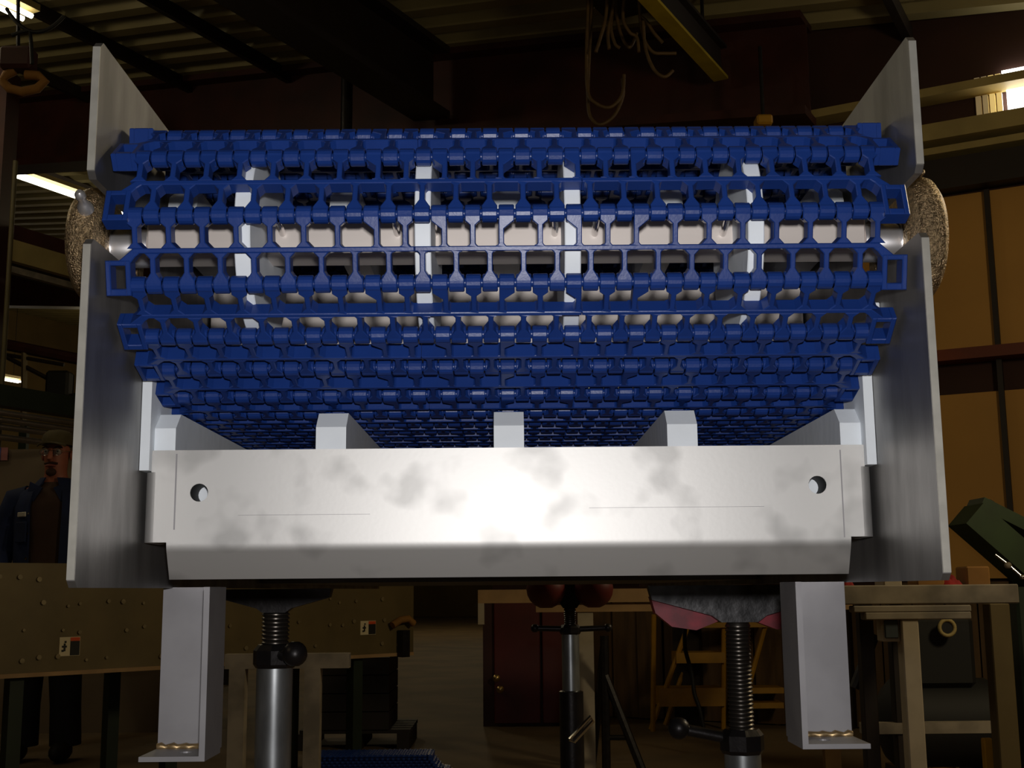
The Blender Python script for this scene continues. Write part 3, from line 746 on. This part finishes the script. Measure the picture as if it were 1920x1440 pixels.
child(MB().loft([ell(z, a, b) for z, a, b in tor]), 'shirt', 'brown_shirt', smooth=60)
jk = MB(); op = R(24)
jt = [(hipz - 0.10, .215, .160), (hipz + 0.08, .205, .150), (hipz + 0.25, .212, .152), (hipz + 0.40, .222, .152), (hipz + 0.475, .195, .130), (hipz + 0.525, .115, .098), (hipz + 0.56, .082, .085)]
outer = [ell(z, a, b, 0, 32, op, 2 * PI - op, False) for z, a, b in jt]; inner = [ell(z, a - .012, b - .012, 0, 32, op, 2 * PI - op, False) for z, a, b in jt]
rings = [o_ + i_[::-1] for o_, i_ in zip(outer, inner)]
jk.loft(rings)
jacket = child(jk, 'jacket', 'navy_cloth', smooth=60)
for s in (-1, 1):
    child(MB().tube([(s * 0.14, 0, hipz + 0.455), (s * 0.20, 0, hipz + 0.44), (s * 0.25, 0.015, hipz + 0.33), (s * 0.285, 0.03, hipz + 0.17), (s * 0.275, -0.04, hipz + 0.08), (s * 0.255, -0.11, hipz - 0.015)], 0.06, 16, [0.07, 0.082, 0.078, 0.066, 0.06, 0.05]), 'sleeve', 'navy_cloth', smooth=60)
    child(MB().prism([(s * 0.03, 0), (s * 0.105, 0.035), (s * 0.115, -0.015), (s * 0.075, -0.075)], 0, 0.012, lambda a, b, d: Vector((a, -0.10 - 0.02 + d + (0.02 if abs(a) > .1 else 0), hipz + 0.50 + b))), 'collar', 'navy_cloth')
    tr = [((s * 0.085, 0, hipz + 0.02), 0.105), ((s * 0.10, 0, hipz * 0.55), 0.088), ((s * 0.11, 0.01, hipz * 0.3), 0.080), ((s * 0.115, 0.02, 0.08), 0.082)]
    child(MB().tube([q_[0] for q_ in tr], 0.1, 16, [q_[1] for q_ in tr]), 'trouser_leg', 'dark_trouser', smooth=60)
    child(MB().ball((s * 0.12, -0.06, 0.055), 0.06, 14, (0.85, 2.0, 0.9)), 'boot', 'black_rubber', smooth=60)
jf = [(hipz + 0.33, 0.13, -0.148), (hipz + 0.02, 0.12, -0.16)]
pk = child(MB().cbox((-0.125, -0.138, hipz + 0.355), (0.075, 0.010, 0.026), 0.003, Matrix.Rotation(R(-38), 3, 'Z')), 'name_patch', 'white_paper')
child(MB().cbox((-0.125, -0.138, hipz + 0.26), (0.10, 0.010, 0.11), 0.003, Matrix.Rotation(R(-38), 3, 'Z')), 'chest_pocket', 'navy_cloth')
for z_ in (0.36, 0.25, 0.12, 0.0):
    child(MB().lathe((-0.088, -0.141 - 0.006 * (z_ < .1), hipz + z_), (-0.4, -1, 0), [(0, .007), (0.004, .0065), (0.005, .003)], 10), 'snap_button', 'polished_steel', smooth=40)
# face
child(MB().tube([(0, -0.092, ez + 0.012), (0, -0.108, ez - 0.018), (0, -0.114, ez - 0.038), (0, -0.098, ez - 0.048)], 0.01, 10, [.009, .013, .018, .012]), 'nose', 'skin', smooth=60)
child(MB().tube([(-0.026, -0.090, ez - 0.079), (-0.01, -0.098, ez - 0.076), (0.01, -0.098, ez - 0.076), (0.026, -0.090, ez - 0.079)], 0.006, 8), 'mouth', 'lip', smooth=60)
child(MB().tube([(-0.036, -0.086, ez - 0.066), (0, -0.102, ez - 0.060), (0.036, -0.086, ez - 0.066)], 0.006, 8), 'moustache', 'beard', smooth=60)
child(MB().ball((0, -0.083, ez - 0.112), 0.03, 14, (1, .6, .75)), 'goatee', 'beard', smooth=60)
for s in (-1, 1):
    e = child(MB().ball((s * 0.033, -0.079, ez), 0.013, 14), 'eye', 'eye_white', smooth=60)
    child(MB().ball((s * 0.033, -0.0895, ez), 0.006, 10, (1, .5, 1)), 'pupil', 'black_rubber', e, smooth=60)
    child(MB().tube([(s * 0.016, -0.091, ez + 0.022), (s * 0.035, -0.090, ez + 0.027), (s * 0.054, -0.078, ez + 0.022)], 0.0045, 8), 'eyebrow', 'beard', smooth=60)
    child(MB().ball((s * 0.078, 0.005, ez - 0.012), 0.03, 12, (.35, .7, 1.05)), 'ear', 'skin', smooth=60)
gl = MB()
for s in (-1, 1):
    c = Vector((s * 0.034, -0.108, ez - 0.003))
    gl.tube([c + Vector((0.027 * math.cos(t), 0.004 * abs(math.cos(t)) , 0.019 * math.sin(t))) for t in [2 * PI * i / 20 for i in range(21)]], 0.0018, 6)
    gl.tube([c + Vector((s * 0.027, 0.004, 0.005)), Vector((s * 0.080, -0.06, ez + 0.004)), Vector((s * 0.082, 0.01, ez + 0.004))], 0.0018, 6)
gl.tube([(-0.008, -0.108, ez + 0.001), (0, -0.111, ez + 0.004), (0.008, -0.108, ez + 0.001)], 0.0018, 6)
g_ = child(gl, 'glasses', 'polished_steel', smooth=40)
for s in (-1, 1): child(MB().lathe((s * 0.034, -0.1065, ez - 0.003), (0, -1, 0), [(0, .019), (0.0015, .019), (0.002, .012)], 20), 'lens', 'lens_glass', g_, smooth=40)
cp = MB(); cr_ = [(0.042, .083, .103), (0.07, .085, .105), (0.10, .078, .096), (0.122, .055, .068), (0.130, .02, .025)]
cp.loft([ell(ez + z, a, b, 0.002) for z, a, b in cr_]); cap_ = child(cp, 'cap', 'olive_cap', smooth=60)
child(MB().loft([[Vector((0.08 * math.sin(t), -0.085 - q * math.cos(t), ez + 0.05 + z - 0.012 * (1 - math.cos(t)) * 2)) for t in [R(-75 + 150 * i / 12) for i in range(13)]] for q, z in ((0.0, 0.006), (0.075, -0.006), (0.075, -0.010), (0.0, 0.0))], closed=False), 'cap_peak', 'olive_cap', cap_, smooth=60)
# partition behind the man with a poster
Y = 8.1; a = at(-260, 900, Y); b = at(128, 900, Y); zt_ = at(60, 842, Y).z
MB().box(((a.x + b.x) / 2 + 0.4, Y + 0.05, zt_ / 2), (b.x - a.x + 0.8, 0.1, zt_)).build('wall_partition', 'grey_wall', kind='structure')
pc = at(4, 851, Y - 0.01); po = MB().box(pc, (0.075, 0.006, 0.085)).build('poster', 'poster_pink'); tag(po, 'small pink and blue poster on the partition behind the man', 'poster')
ORG[po.name] = Vector((0, 0, 0)); MB().box(pc + Vector((-0.022, -0.004, 0)), (0.028, 0.004, 0.084)).build('blue_field', 'poster_blue', po)
# pipe rack above him
Y = 7.7
ps = [(-120, 742, 762, 'green')]
def along(px, py, Y, l0, l1): c = at(px, py, Y); return c + VD * l0, c + VD * l1
a, b = along(60, 752, Y, -1.0, 2.4)
rk = thing('pipe_rack', (at(60, 752, Y).x, Y, 0), 'dark green rack beam carrying pipes above the man', 'rack')
def vbox(mb, c, l0, l1, w_, h_):
    r = Matrix(((VD.y, VD.x, 0), (-VD.x, VD.y, 0), (0, 0, 1)))
    return mb.box(c + VD * (l0 + l1) / 2, (w_, l1 - l0, h_), r)
vbox(MB(), at(60, 752, Y), -1.2, 2.4, 0.10, 0.13).build('rack_beam', 'dark_green', rk)
for l in (-1.1, 2.3):
    c = at(60, 752, Y) + VD * l; MB().box((c.x - 0.16, c.y, c.z / 2 + 0.1), (0.09, 0.09, c.z + 0.2)).build('rack_upright', 'dark_green', rk)
    for dz in (0.16, 0.30): MB().box((c.x, c.y, c.z - dz - 0.03), (0.5, 0.05, 0.04)).build('rack_arm', 'dark_green', rk)
for i, (py, r) in enumerate(((782, 0.018), (795, 0.019), (808, 0.019), (827, 0.020))):
    c = at(60, py, Y - 0.10 + 0.02 * i); o = MB().cyl(c - VD * 1.15, c + VD * 2.2, r, n=14).build('steel_pipe', 'steel_pipe_stock', smooth=40)
    tag(o, ('topmost', 'second from top', 'third from top', 'lowest')[i] + ' of the four grey steel pipes stored on the green rack', 'pipe', 'pipes stored on the rack')
# mezzanine edge and conduit on the far left
mz = thing('mezzanine', (at(70, 480, 9.5).x, 9.5, 0), 'raised mezzanine edge with pale fascia board and handrail at far left', 'mezzanine')
vbox(MB(), at(70, 484, 9.5), -1.5, 3.0, 0.06, 0.17).build('fascia_board', 'pale_girt', mz)
vbox(MB(), at(70, 455, 9.6), -1.5, 3.0, 0.10, 0.14).build('edge_beam', 'oxide_red', mz)
vbox(MB(), at(70, 519, 9.5), -1.5, 3.0, 0.05, 0.05).build('lower_rail', 'bench_tube', mz)
vbox(MB(), at(70, 500, 9.9), -1.5, 3.0, 0.7, 0.05).build('deck', 'dark_wood', mz)
for l in (-1.45, 1.1, 2.9):
    c = at(70, 519, 9.62) + VD * l; MB().box((c.x - 0.3, c.y, c.z / 2), (0.12, 0.12, c.z)).build('mezzanine_post', 'dark_beam', mz)
c = at(17, 500, 8.8); o = MB().cyl((c.x, c.y, 0.0), (c.x, c.y, at(30, 302, 8.8).z), 0.018, n=12).build('conduit_pipe', 'conduit_paint', smooth=40); tag(o, 'thin yellowish vertical conduit at the left edge of the hall', 'conduit')
c = at(-2, 420, 9.1); o = MB().box((c.x - 0.10, c.y, 2.45), (0.30, 0.25, 4.9)).build('steel_column', 'oxide_red'); tag(o, 'dark red steel column standing behind the thin conduit at left', 'column')
c = at(650, 200, 8.9); o = MB().cyl((c.x, c.y, 0.0), (c.x, c.y, at(650, 128, 8.9).z), 0.045, n=12).build('vertical_pipe', 'black_iron', smooth=40); tag(o, 'black vertical pipe behind the belt below the dark girder', 'pipe')
# strip lights: body with glowing tubes, under the roof sheets
def roof_hit(px, py, drop):
    d = ray(px, py); xr = d.x / d.y; zr = d.z / d.y
    Y = (3.51 - drop) / (zr + 0.129 * (xr * UD.x + UD.y)); return Vector((xr * Y, Y, CZ + zr * Y))
def strip(px, py, drop, lab, length): strip_at(roof_hit(px, py, drop), lab, length)
def strip_at(c, lab, length):
    t = thing('strip_light', c, lab, 'strip light', 'fluorescent strip lights under the roof')
    vbox(MB(), c + Vector((0, 0, 0.07)), -length / 2, length / 2, 0.16, 0.05).build('lamp_body', 'pale_girt', t)
    for s in (-1, 1):
        q = c + UD * 0.045 * s; MB().cyl(q - VD * (length / 2 - .04), q + VD * (length / 2 - .04), 0.019, n=10).build('lamp_tube', 'tube_glow', t, smooth=40)
    for l in (-length / 2 + 0.2, length / 2 - 0.2):
        q = c + VD * l; u = q.x * UD.x + q.y * UD.y; MB().cyl(q + Vector((0, 0, 0.09)), (q.x, q.y, roofz(u)), 0.006, n=6).build('hanger_rod', 'black_iron', t)
strip(112, 356, 0.35, 'bright fluorescent strip light left of the cast iron bearing', 2.4)
strip(-230, -105, 0.35, 'bright fluorescent strip light cut off at the top left corner', 2.4)
strip_at(at(-22, 706, 24.0), 'small distant strip light low at the left edge', 1.6)
# cords looping in the upper left corner and a dim orange hoist hook
def catenary(a, b, sag, n=14): return [a.lerp(b, i / n) - Vector((0, 0, sag * 4 * (i / n) * (1 - i / n))) for i in range(n + 1)]
Y = 6.6
cd = thing('hanging_cord', at(60, 40, Y), 'black electric cord looping below the roof in the upper left corner', 'cord')
MB().tube(catenary(at(12, 16, Y), at(120, 30, Y), 0.12), 0.011, 8).build('cord_loop', 'black_cable', cd, smooth=60)
MB().tube([at(22, 66, Y), at(40, 60, Y), at(56, 57, Y), at(58, 75, Y), at(59, 92, Y), at(60, 120, Y)], 0.011, 8).build('cord_tail', 'black_cable', cd, smooth=60)
Y = 6.9; hk = thing('hoist_hook', at(50, 150, Y), 'dim orange hoist hook block hanging in the dark at upper left', 'hoist hook')
MB().tube([at(px, py, Y) for px, py in ((28, 132), (12, 140), (4, 152), (18, 166), (42, 172), (70, 166), (84, 152), (72, 142), (48, 140))], 0.028, 10).build('hook', 'cardboard', hk, smooth=60)
MB().cbox(at(34, 112, Y), (0.20, 0.12, 0.14), 0.02).build('hook_block', 'oxide_red', hk)
MB().cyl(at(34, 95, Y), at(34, -20, Y), 0.012, n=8).build('hoist_chain', 'black_iron', hk, smooth=40)

# ================================================================== MIDDLE AND RIGHT OF THE HALL
# bundle of hoses hanging from the roof
Y = 7.0; hb = thing('hose_bundle', at(1170, 60, Y), 'tangled bundle of pale hoses hanging from the roof above the belt', 'hoses')
rr_ = random.Random(11)
def spl(pts, n=5):
    out = []
    for i in range(len(pts) - 1):
        p0 = pts[max(i - 1, 0)]; p1 = pts[i]; p2 = pts[i + 1]; p3 = pts[min(i + 2, len(pts) - 1)]
        for k in range(n):
            t = k / n; out.append(0.5 * ((2 * p1) + (p2 - p0) * t + (2 * p0 - 5 * p1 + 4 * p2 - p3) * t * t + (3 * p1 - p0 - 3 * p2 + p3) * t ** 3))
    return out + [pts[-1]]
hoses = [((1140, -40), (1136, 30), (1126, 70), (1117, 98)), ((1160, -40), (1148, 20), (1140, 60), (1142, 92)), ((1166, -40), (1146, 40), (1152, 80), (1162, 90)),
         ((1150, -40), (1158, 40), (1170, 78), (1182, 88), (1194, 62)), ((1176, -40), (1168, 30), (1180, 60), (1194, 70), (1198, 98)), ((1200, 30), (1212, 40), (1226, 62), (1242, 80)),
         ((1104, -30), (1100, 90), (1102, 170), (1118, 194), (1144, 201), (1166, 178), (1170, 140)), ((1112, -30), (1104, 120), (1103, 200), (1112, 226), (1128, 233), (1152, 216), (1168, 180), (1167, 148)),
         ((1206, 40), (1210, 90), (1226, 130), (1246, 144), (1262, 132)), ((1196, -30), (1204, 60), (1222, 96), (1246, 100), (1268, 100))]
for k, h in enumerate(hoses):
    MB().tube(spl([at(px, py, Y + 0.05 * (k % 4)) for px, py in h]), 0.011, 8).build('hose', 'cable_jacket', hb, smooth=60)
vbox(MB(), at(1150, -46, Y), -0.2, 0.5, 0.5, 0.06).build('hose_bracket', 'dark_beam', hb)
# yellow monorail beam and hoist trolley
c = roof_hit(1320, 113, 0.46); u_ = c.x * UD.x + c.y * UD.y; v_ = c.x * VD.x + c.y * VD.y
mo = thing('monorail_beam', c, 'yellow monorail crane beam running diagonally under the roof', 'crane beam')
vbox(MB(), c, -3.5, 7.55 - v_, 0.10, 0.02).build('lower_flange', 'olive_yellow', mo)
vbox(MB(), c + Vector((0, 0, 0.11)), -3.5, 7.55 - v_, 0.012, 0.20).build('web', 'dark_beam', mo)
vbox(MB(), c + Vector((0, 0, 0.22)), -3.5, 7.55 - v_, 0.10, 0.02).build('upper_flange', 'dark_beam', mo)
for l in (-2.5, 0.0, 1.2): MB().cyl(c + VD * l + Vector((0, 0, 0.22)), c + VD * l + Vector((0, 0, 0.46)), 0.012, n=8).build('hanger_rod', 'black_iron', mo)
c = at(1431, 229, 7.3); ht = thing('hoist_trolley', c, 'small yellow hoist trolley at the lower end of the monorail beam', 'hoist')
MB().cbox(c, (0.10, 0.12, 0.065), 0.012).build('trolley_housing', 'yellow_paint', ht)
MB().cyl(c + Vector((0, 0, 0.03)), c + Vector((0, 0, 0.5)), 0.012, n=8).build('trolley_hanger', 'black_iron', ht, smooth=40)
MB().cyl(c - Vector((0, 0, 0.03)), c - Vector((0, 0, 0.25)), 0.008, n=8).build('hoist_chain', 'black_iron', ht, smooth=40)
# dark red cabinet
Y = 8.25; a = at(906, 1340, Y); b = at(1062, 1340, Y); zt_ = at(980, 1112, Y).z
cb = thing('metal_cabinet', ((a.x + b.x) / 2, Y + 0.2, 0), 'dark red low cabinet with two brass knobs against the back wall', 'cabinet')
MB().box(((a.x + b.x) / 2, Y + 0.22, zt_ / 2), (b.x - a.x, 0.40, zt_)).build('cabinet_body', 'oxide_red', cb)
m1 = at(1015, 1340, Y).x; l1 = at(926, 1340, Y).x
dd = MB().cbox(((l1 + m1) / 2, Y, zt_ / 2), (m1 - l1 - 0.01, 0.03, zt_ - 0.04), 0.004).build('cabinet_door', 'red_cabinet', cb)
MB().cbox(((m1 + b.x) / 2 + 0.004, Y, zt_ / 2), (b.x - m1 - 0.016, 0.03, zt_ - 0.04), 0.004).build('cabinet_door', 'red_cabinet', cb)
for (px, py, m_) in ((931, 1271, 'brass'), (938, 1292, 'brass')):
    c = at(px, py, Y - 0.015); MB().lathe(c, (0, -1, 0), [(0, .013), (.012, .010), (.02, .022), (.034, .024), (.044, .012)], 14).build('knob', m_, dd, smooth=50)
# tan workbench
Y = 6.0; a = at(896, 1112, Y); b = at(1600, 1112, Y); z1 = at(1150, 1104, Y).z; z0 = at(1150, 1129, Y).z; z2 = at(1150, 1147, Y).z
tbch = thing('wooden_workbench', ((a.x + b.x) / 2, Y, 0), 'long tan wooden workbench behind the stands in the middle', 'workbench')
MB().box(((a.x + b.x) / 2, Y + 0.35, (z0 + z1) / 2), (b.x - a.x, 0.7, z1 - z0)).build('bench_top', 'tan_board', tbch)
a2 = at(1005, 1140, Y).x; MB().box(((a2 + b.x) / 2, Y + 0.05, (z0 + z2) / 2 - 0.003), (b.x - a2, 0.05, z0 - z2 - 0.006)).build('bench_rail', 'tan_board', tbch)
for px, m_ in ((1101, 'white_post'), (1090, 'tan_board'), (1560, 'tan_board')):
    x = at(px, 1300, Y).x; dy = 0.06 if px != 1090 else 0.5
    MB().box((x, Y + dy, z2 / 2), (0.075, 0.05, z2)).build('bench_leg', m_, tbch)
MB().box((a.x + 0.015, Y + 0.03, z0 - 0.05), (0.03, 0.06, 0.10)).build('end_block', 'white_post', tbch)
# black trestle
Y = 5.85; tr_ = thing('black_trestle', (at(1150, 1400, Y).x, Y, 0), 'black steel trestle beside the pale bench leg', 'trestle')
def g0(px, Y): p = at(px, 1440, Y); return Vector((p.x, p.y, 0.0))
tl = at(1133, 1192, Y); MB().tube([tl, g0(1137, Y)], 0.020, 8).build('trestle_leg', 'black_iron', tr_, smooth=40)
MB().tube([tl + Vector((0.0, 0, -0.18)), g0(1214, Y - 0.05)], 0.020, 8).build('trestle_leg', 'black_iron', tr_, smooth=40)
MB().tube([tl + Vector((0.0, 0.02, -0.05)), g0(1110, Y + 0.5)], 0.020, 8).build('trestle_leg', 'black_iron', tr_, smooth=40)
MB().tube([at(1137, 1383, Y), at(1186, 1383, Y - 0.03)], 0.012, 8).build('trestle_brace', 'black_iron', tr_, smooth=40)
# yellow rolling steps
Y = 8.0
ld = thing('rolling_steps', (at(1320, 1340, Y).x, Y, 0), 'yellow steel rolling steps behind the tall threaded stand', 'step ladder')
def yb(p, q, r=0.016, nm='side_rail', m='yellow_paint'): MB().tube([p, q], r, 8).build(nm, m, ld, smooth=40)
yb(at(1226, 1152, Y - .1), g0(1226, Y - .1)); yb(at(1295, 1160, Y), g0(1222, Y)); yb(at(1314, 1160, Y + .25), g0(1250, Y + .25)); yb(at(1357, 1150, Y), g0(1359, Y)); yb(at(1440, 1155, Y), g0(1385, Y)); yb(at(1462, 1155, Y + .2), g0(1462, Y + .2))
for (xa, xb, ya, yb_) in ((1268, 1360, 1224, 1243), (1236, 1360, 1291, 1324), (1405, 1470, 1290, 1300), (1405, 1470, 1318, 1328), (1288, 1440, 1168, 1176)):
    p_a = at(xa, ya, Y - .04); p_b = at(xb, yb_, Y - .04); MB().box(((p_a.x + p_b.x) / 2, Y + .08, (p_a.z + p_b.z) / 2), (p_b.x - p_a.x, 0.24, abs(p_a.z - p_b.z))).build('step_tread', 'yellow_paint', ld)
# cord dangling by the steps
o = MB().tube(spl([at(1287, 1150, 6.7), at(1284, 1210, 6.7), at(1297, 1262, 6.7), at(1302, 1300, 6.7), at(1312, 1330, 6.7), at(1322, 1380, 6.7)]), 0.011, 8).build('power_cord', 'black_cable', smooth=60); tag(o, 'black power cord dangling in front of the yellow rolling steps', 'cord')
# right steel work table
Y = 3.5
wt = thing('steel_work_table', (at(1750, 1300, Y).x, Y, 0), 'paint smeared steel work table with white post below the right side plate', 'work table')
def pbox(name, x0, x1, y0, y1, Y, depth, m, par, dy=0.0):
    a = at(x0, y0, Y); b = at(x1, y1, Y); return MB().cbox(((a.x + b.x) / 2, Y + depth / 2 + dy, (a.z + b.z) / 2), (b.x - a.x, depth, abs(a.z - b.z)), 0.003).build(name, m, par)
pbox('table_beam', 1560, 1912, 1098, 1131, Y, 0.06, 'bench_tube', wt); pbox('lower_beam', 1600, 1822, 1136, 1147, Y, 0.05, 'bench_tube', wt); pbox('lower_beam', 1622, 1822, 1148, 1161, Y, 0.05, 'bench_tube', wt)
a = at(1560, 1098, Y); b = at(1912, 1098, Y); MB().box(((a.x + b.x) / 2, Y + 0.43, a.z - 0.012), (b.x - a.x, 0.72, 0.012)).build('table_top', 'bench_tube', wt)
def post(name, px0, px1, ptop, Y, depth, m, par):
    a = at(px0, ptop, Y); b = at(px1, ptop, Y); return MB().cbox(((a.x + b.x) / 2, Y + depth / 2, a.z / 2), (b.x - a.x, depth, a.z), 0.003).build(name, m, par)
post('table_post', 1690, 1722, 1161, Y + 0.005, 0.05, 'white_post', wt)
post('table_leg', 1855, 1893, 1132, Y + 0.30, 0.06, 'bench_steel', wt); post('table_leg', 1610, 1636, 1132, Y + 0.66, 0.05, 'dark_beam', wt); post('table_leg', 1668, 1692, 1132, Y + 0.70, 0.05, 'dark_beam', wt)
a = at(1615, 1365, Y + .72); b = at(1868, 1365, Y + .72); MB().box(((a.x + b.x) / 2, Y + .72, a.z), (b.x - a.x, .05, .035)).build('table_stringer', 'bench_tube', wt)
MB().tube([at(1640, 1190, Y + .75), at(1602, 1290, Y + .75)], 0.018, 8).build('table_brace', 'black_iron', wt, smooth=40)
bx = thing('outlet_box', at(1670, 1180, Y - .01), 'small grey framed outlet box under the steel work table beside the white post', 'outlet box')
pbox('box_body', 1652, 1689, 1158, 1203, Y + 0.02, 0.05, 'white_post', bx); pbox('box_cover', 1658, 1686, 1162, 1197, Y + 0.012, 0.008, 'grey_cover_steel', bx)
tz = at(1700, 1098, Y).z - 0.006
def onbench(name, x0, x1, py, m, lab, cat, dy=0.06, depth=0.09):
    a = at(x0, 1098, Y + dy); b = at(x1, 1098, Y + dy); h = at(x0, py, Y + dy).z - tz
    o = MB().cbox(((a.x + b.x) / 2, Y + dy + depth / 2, tz + h / 2), (b.x - a.x, depth, h), 0.004).build(name, m); tag(o, lab, cat); return o
onbench('white_block', 1657, 1692, 1072, 'white_post', 'pale square block standing on the steel work table', 'block')
onbench('cardboard_box', 1720, 1772, 1068, 'cardboard', 'brown cardboard box on the steel work table left of the red cloth', 'box')
onbench('cardboard_box', 1814, 1858, 1062, 'cardboard', 'brown cardboard box on the steel work table right of the red cloth', 'box')
def cloth(x0, x1, top, lab):
    a = at(x0, 1098, Y + .04); b = at(x1, 1098, Y + .04); h = at(x0, top, Y).z - tz; mb = MB(); g = []
    for i in range(9):
        row = []
        for j in range(7):
            s_, t_ = i / 8, j / 6; row.append(Vector((a.x + (b.x - a.x) * s_, Y + .04 + .10 * t_, tz + 0.002 + h * math.sin(PI * s_) ** .7 * math.sin(PI * t_) ** .7 * (0.75 + 0.25 * math.sin(i * 2.1 + j * 1.7)))))
        g.append(row)
    mb.loft(g, closed=False, caps=False); mb.loft([[v - Vector((0, 0, 0.002)) if 0 < i < 8 else v - Vector((0, 0, .002)) for v in r] for i, r in enumerate(g)], closed=False, caps=False)
    tag(mb.build('shop_cloth', 'red_cloth', smooth=70), lab, 'cloth')
cloth(1770, 1814, 1076, 'crumpled red shop cloth between the two cardboard boxes'); cloth(1580, 1608, 1080, 'red shop cloth partly hidden by the right support leg')
# dark compressor under the table
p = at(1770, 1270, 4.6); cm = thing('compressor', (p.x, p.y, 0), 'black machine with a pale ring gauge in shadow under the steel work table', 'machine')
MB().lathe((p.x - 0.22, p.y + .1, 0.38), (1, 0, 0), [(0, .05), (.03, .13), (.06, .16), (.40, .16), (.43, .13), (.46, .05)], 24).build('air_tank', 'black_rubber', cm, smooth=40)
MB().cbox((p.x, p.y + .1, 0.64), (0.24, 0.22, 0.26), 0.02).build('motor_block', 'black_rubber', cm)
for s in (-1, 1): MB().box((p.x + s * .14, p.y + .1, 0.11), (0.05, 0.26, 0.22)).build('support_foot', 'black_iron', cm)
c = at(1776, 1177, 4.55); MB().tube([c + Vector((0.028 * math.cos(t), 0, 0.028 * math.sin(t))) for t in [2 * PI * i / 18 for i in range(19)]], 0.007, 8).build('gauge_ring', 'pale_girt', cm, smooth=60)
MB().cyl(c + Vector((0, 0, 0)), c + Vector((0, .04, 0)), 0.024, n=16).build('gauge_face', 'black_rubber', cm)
for (px, py, m_, lab) in ((1762, 1345, 'yellow_paint', 'small orange can on the floor behind the steel work table post'),):
    p = at(px, py, 5.2); o = MB().lathe((p.x, 5.2, 0), (0, 0, 1), [(0, .05), (.2, .05), (.205, .046)], 16).build('paint_can', 'cardboard', smooth=40); tag(o, lab, 'can')
p = at(1852, 1400, 3.9); o = MB().cbox((p.x, 3.9, at(1852, 1384, 3.9).z / 2), (0.03, 0.03, at(1852, 1384, 3.9).z), 0.003).build('orange_post', 'yellow_paint'); tag(o, 'short orange yellow post standing beside the right leg of the steel work table', 'post')
# green machine with raised arm on the right
Y = 4.7; gm = thing('green_machine', (at(1900, 1000, Y).x + 0.1, Y + .2, 0), 'dark green machine with a raised slanting arm in front of the tan wall', 'machine')
def slab(name, p0, p1, hgt, dep, m, par, Y):
    a = at(*p0, Y); b = at(*p1, Y); d = (b - a); n = Vector((-d.z, 0, d.x)).normalized() * hgt / 2
    mb = MB(); vs = [v + Vector((0, e, 0)) for e in (0, dep) for v in (a - n, b - n, b + n, a + n)]
    return mb.add(vs, [(0, 1, 2, 3), (7, 6, 5, 4)] + [(i, 4 + i, 4 + (i + 1) % 4, (i + 1) % 4) for i in range(4)]).build(name, m, par)
slab('lower_arm', (1828, 962), (2010, 1120), 0.105, 0.20, 'green_machine', gm, Y); slab('upper_arm', (1842, 942), (2010, 1026), 0.045, 0.16, 'green_machine', gm, Y + .02)
p = at(1960, 1100, Y); MB().cbox((p.x, Y + .15, p.z / 2), (0.24, 0.34, p.z), 0.01).build('machine_base', 'dark_green', gm)
MB().ball(at(1850, 952, Y + .08), 0.035, 14, (1, 1.6, 1)).build('arm_pulley', 'dark_green', gm, smooth=60)
MB().tube([at(1866, 1040, Y - .02), at(1890, 1058, Y - .03), at(1918, 1083, Y - .05)], 0.006, 8).build('feed_lever', 'polished_steel', gm, smooth=50)
MB().ball(at(1890, 1060, Y - .03), 0.014, 12).build('lever_knob', 'bench_tube', gm, smooth=60); MB().ball(at(1917, 1082, Y - .05), 0.010, 12).build('lever_end', 'polished_steel', gm, smooth=60)

# gantry frame far off at the left
Y = 19.0; gt = thing('far_gantry', at(60, 700, Y), 'distant dark gantry frame lit yellow behind the pipe rack at far left', 'gantry')
def gbar(p, q, r, nm, m): MB().cyl(at(*p, Y), at(*q, Y), r, n=8).build(nm, m, gt, smooth=40)
gbar((-60, 632), (190, 682), 0.09, 'top_beam', 'oxide_red'); gbar((-60, 745), (190, 745), 0.07, 'lower_beam', 'dark_green')
gbar((46, 655), (44, 800), 0.05, 'gantry_post', 'bench_steel'); gbar((150, 665), (148, 800), 0.05, 'gantry_post', 'bench_steel')
gbar((-10, 658), (100, 715), 0.035, 'diagonal_brace', 'dark_beam'); gbar((5, 664), (120, 684), 0.03, 'diagonal_brace', 'dark_beam')
for px in (46, 150):
    p = at(px, 800, Y); MB().box((p.x, Y, p.z / 2), (0.12, 0.12, p.z)).build('gantry_foot', 'dark_green', gt)
c = at(112, 722, Y - .2); MB().cbox(c, (0.36, 0.3, 0.42), 0.04).build('gantry_hoist', 'black_rubber', gt)
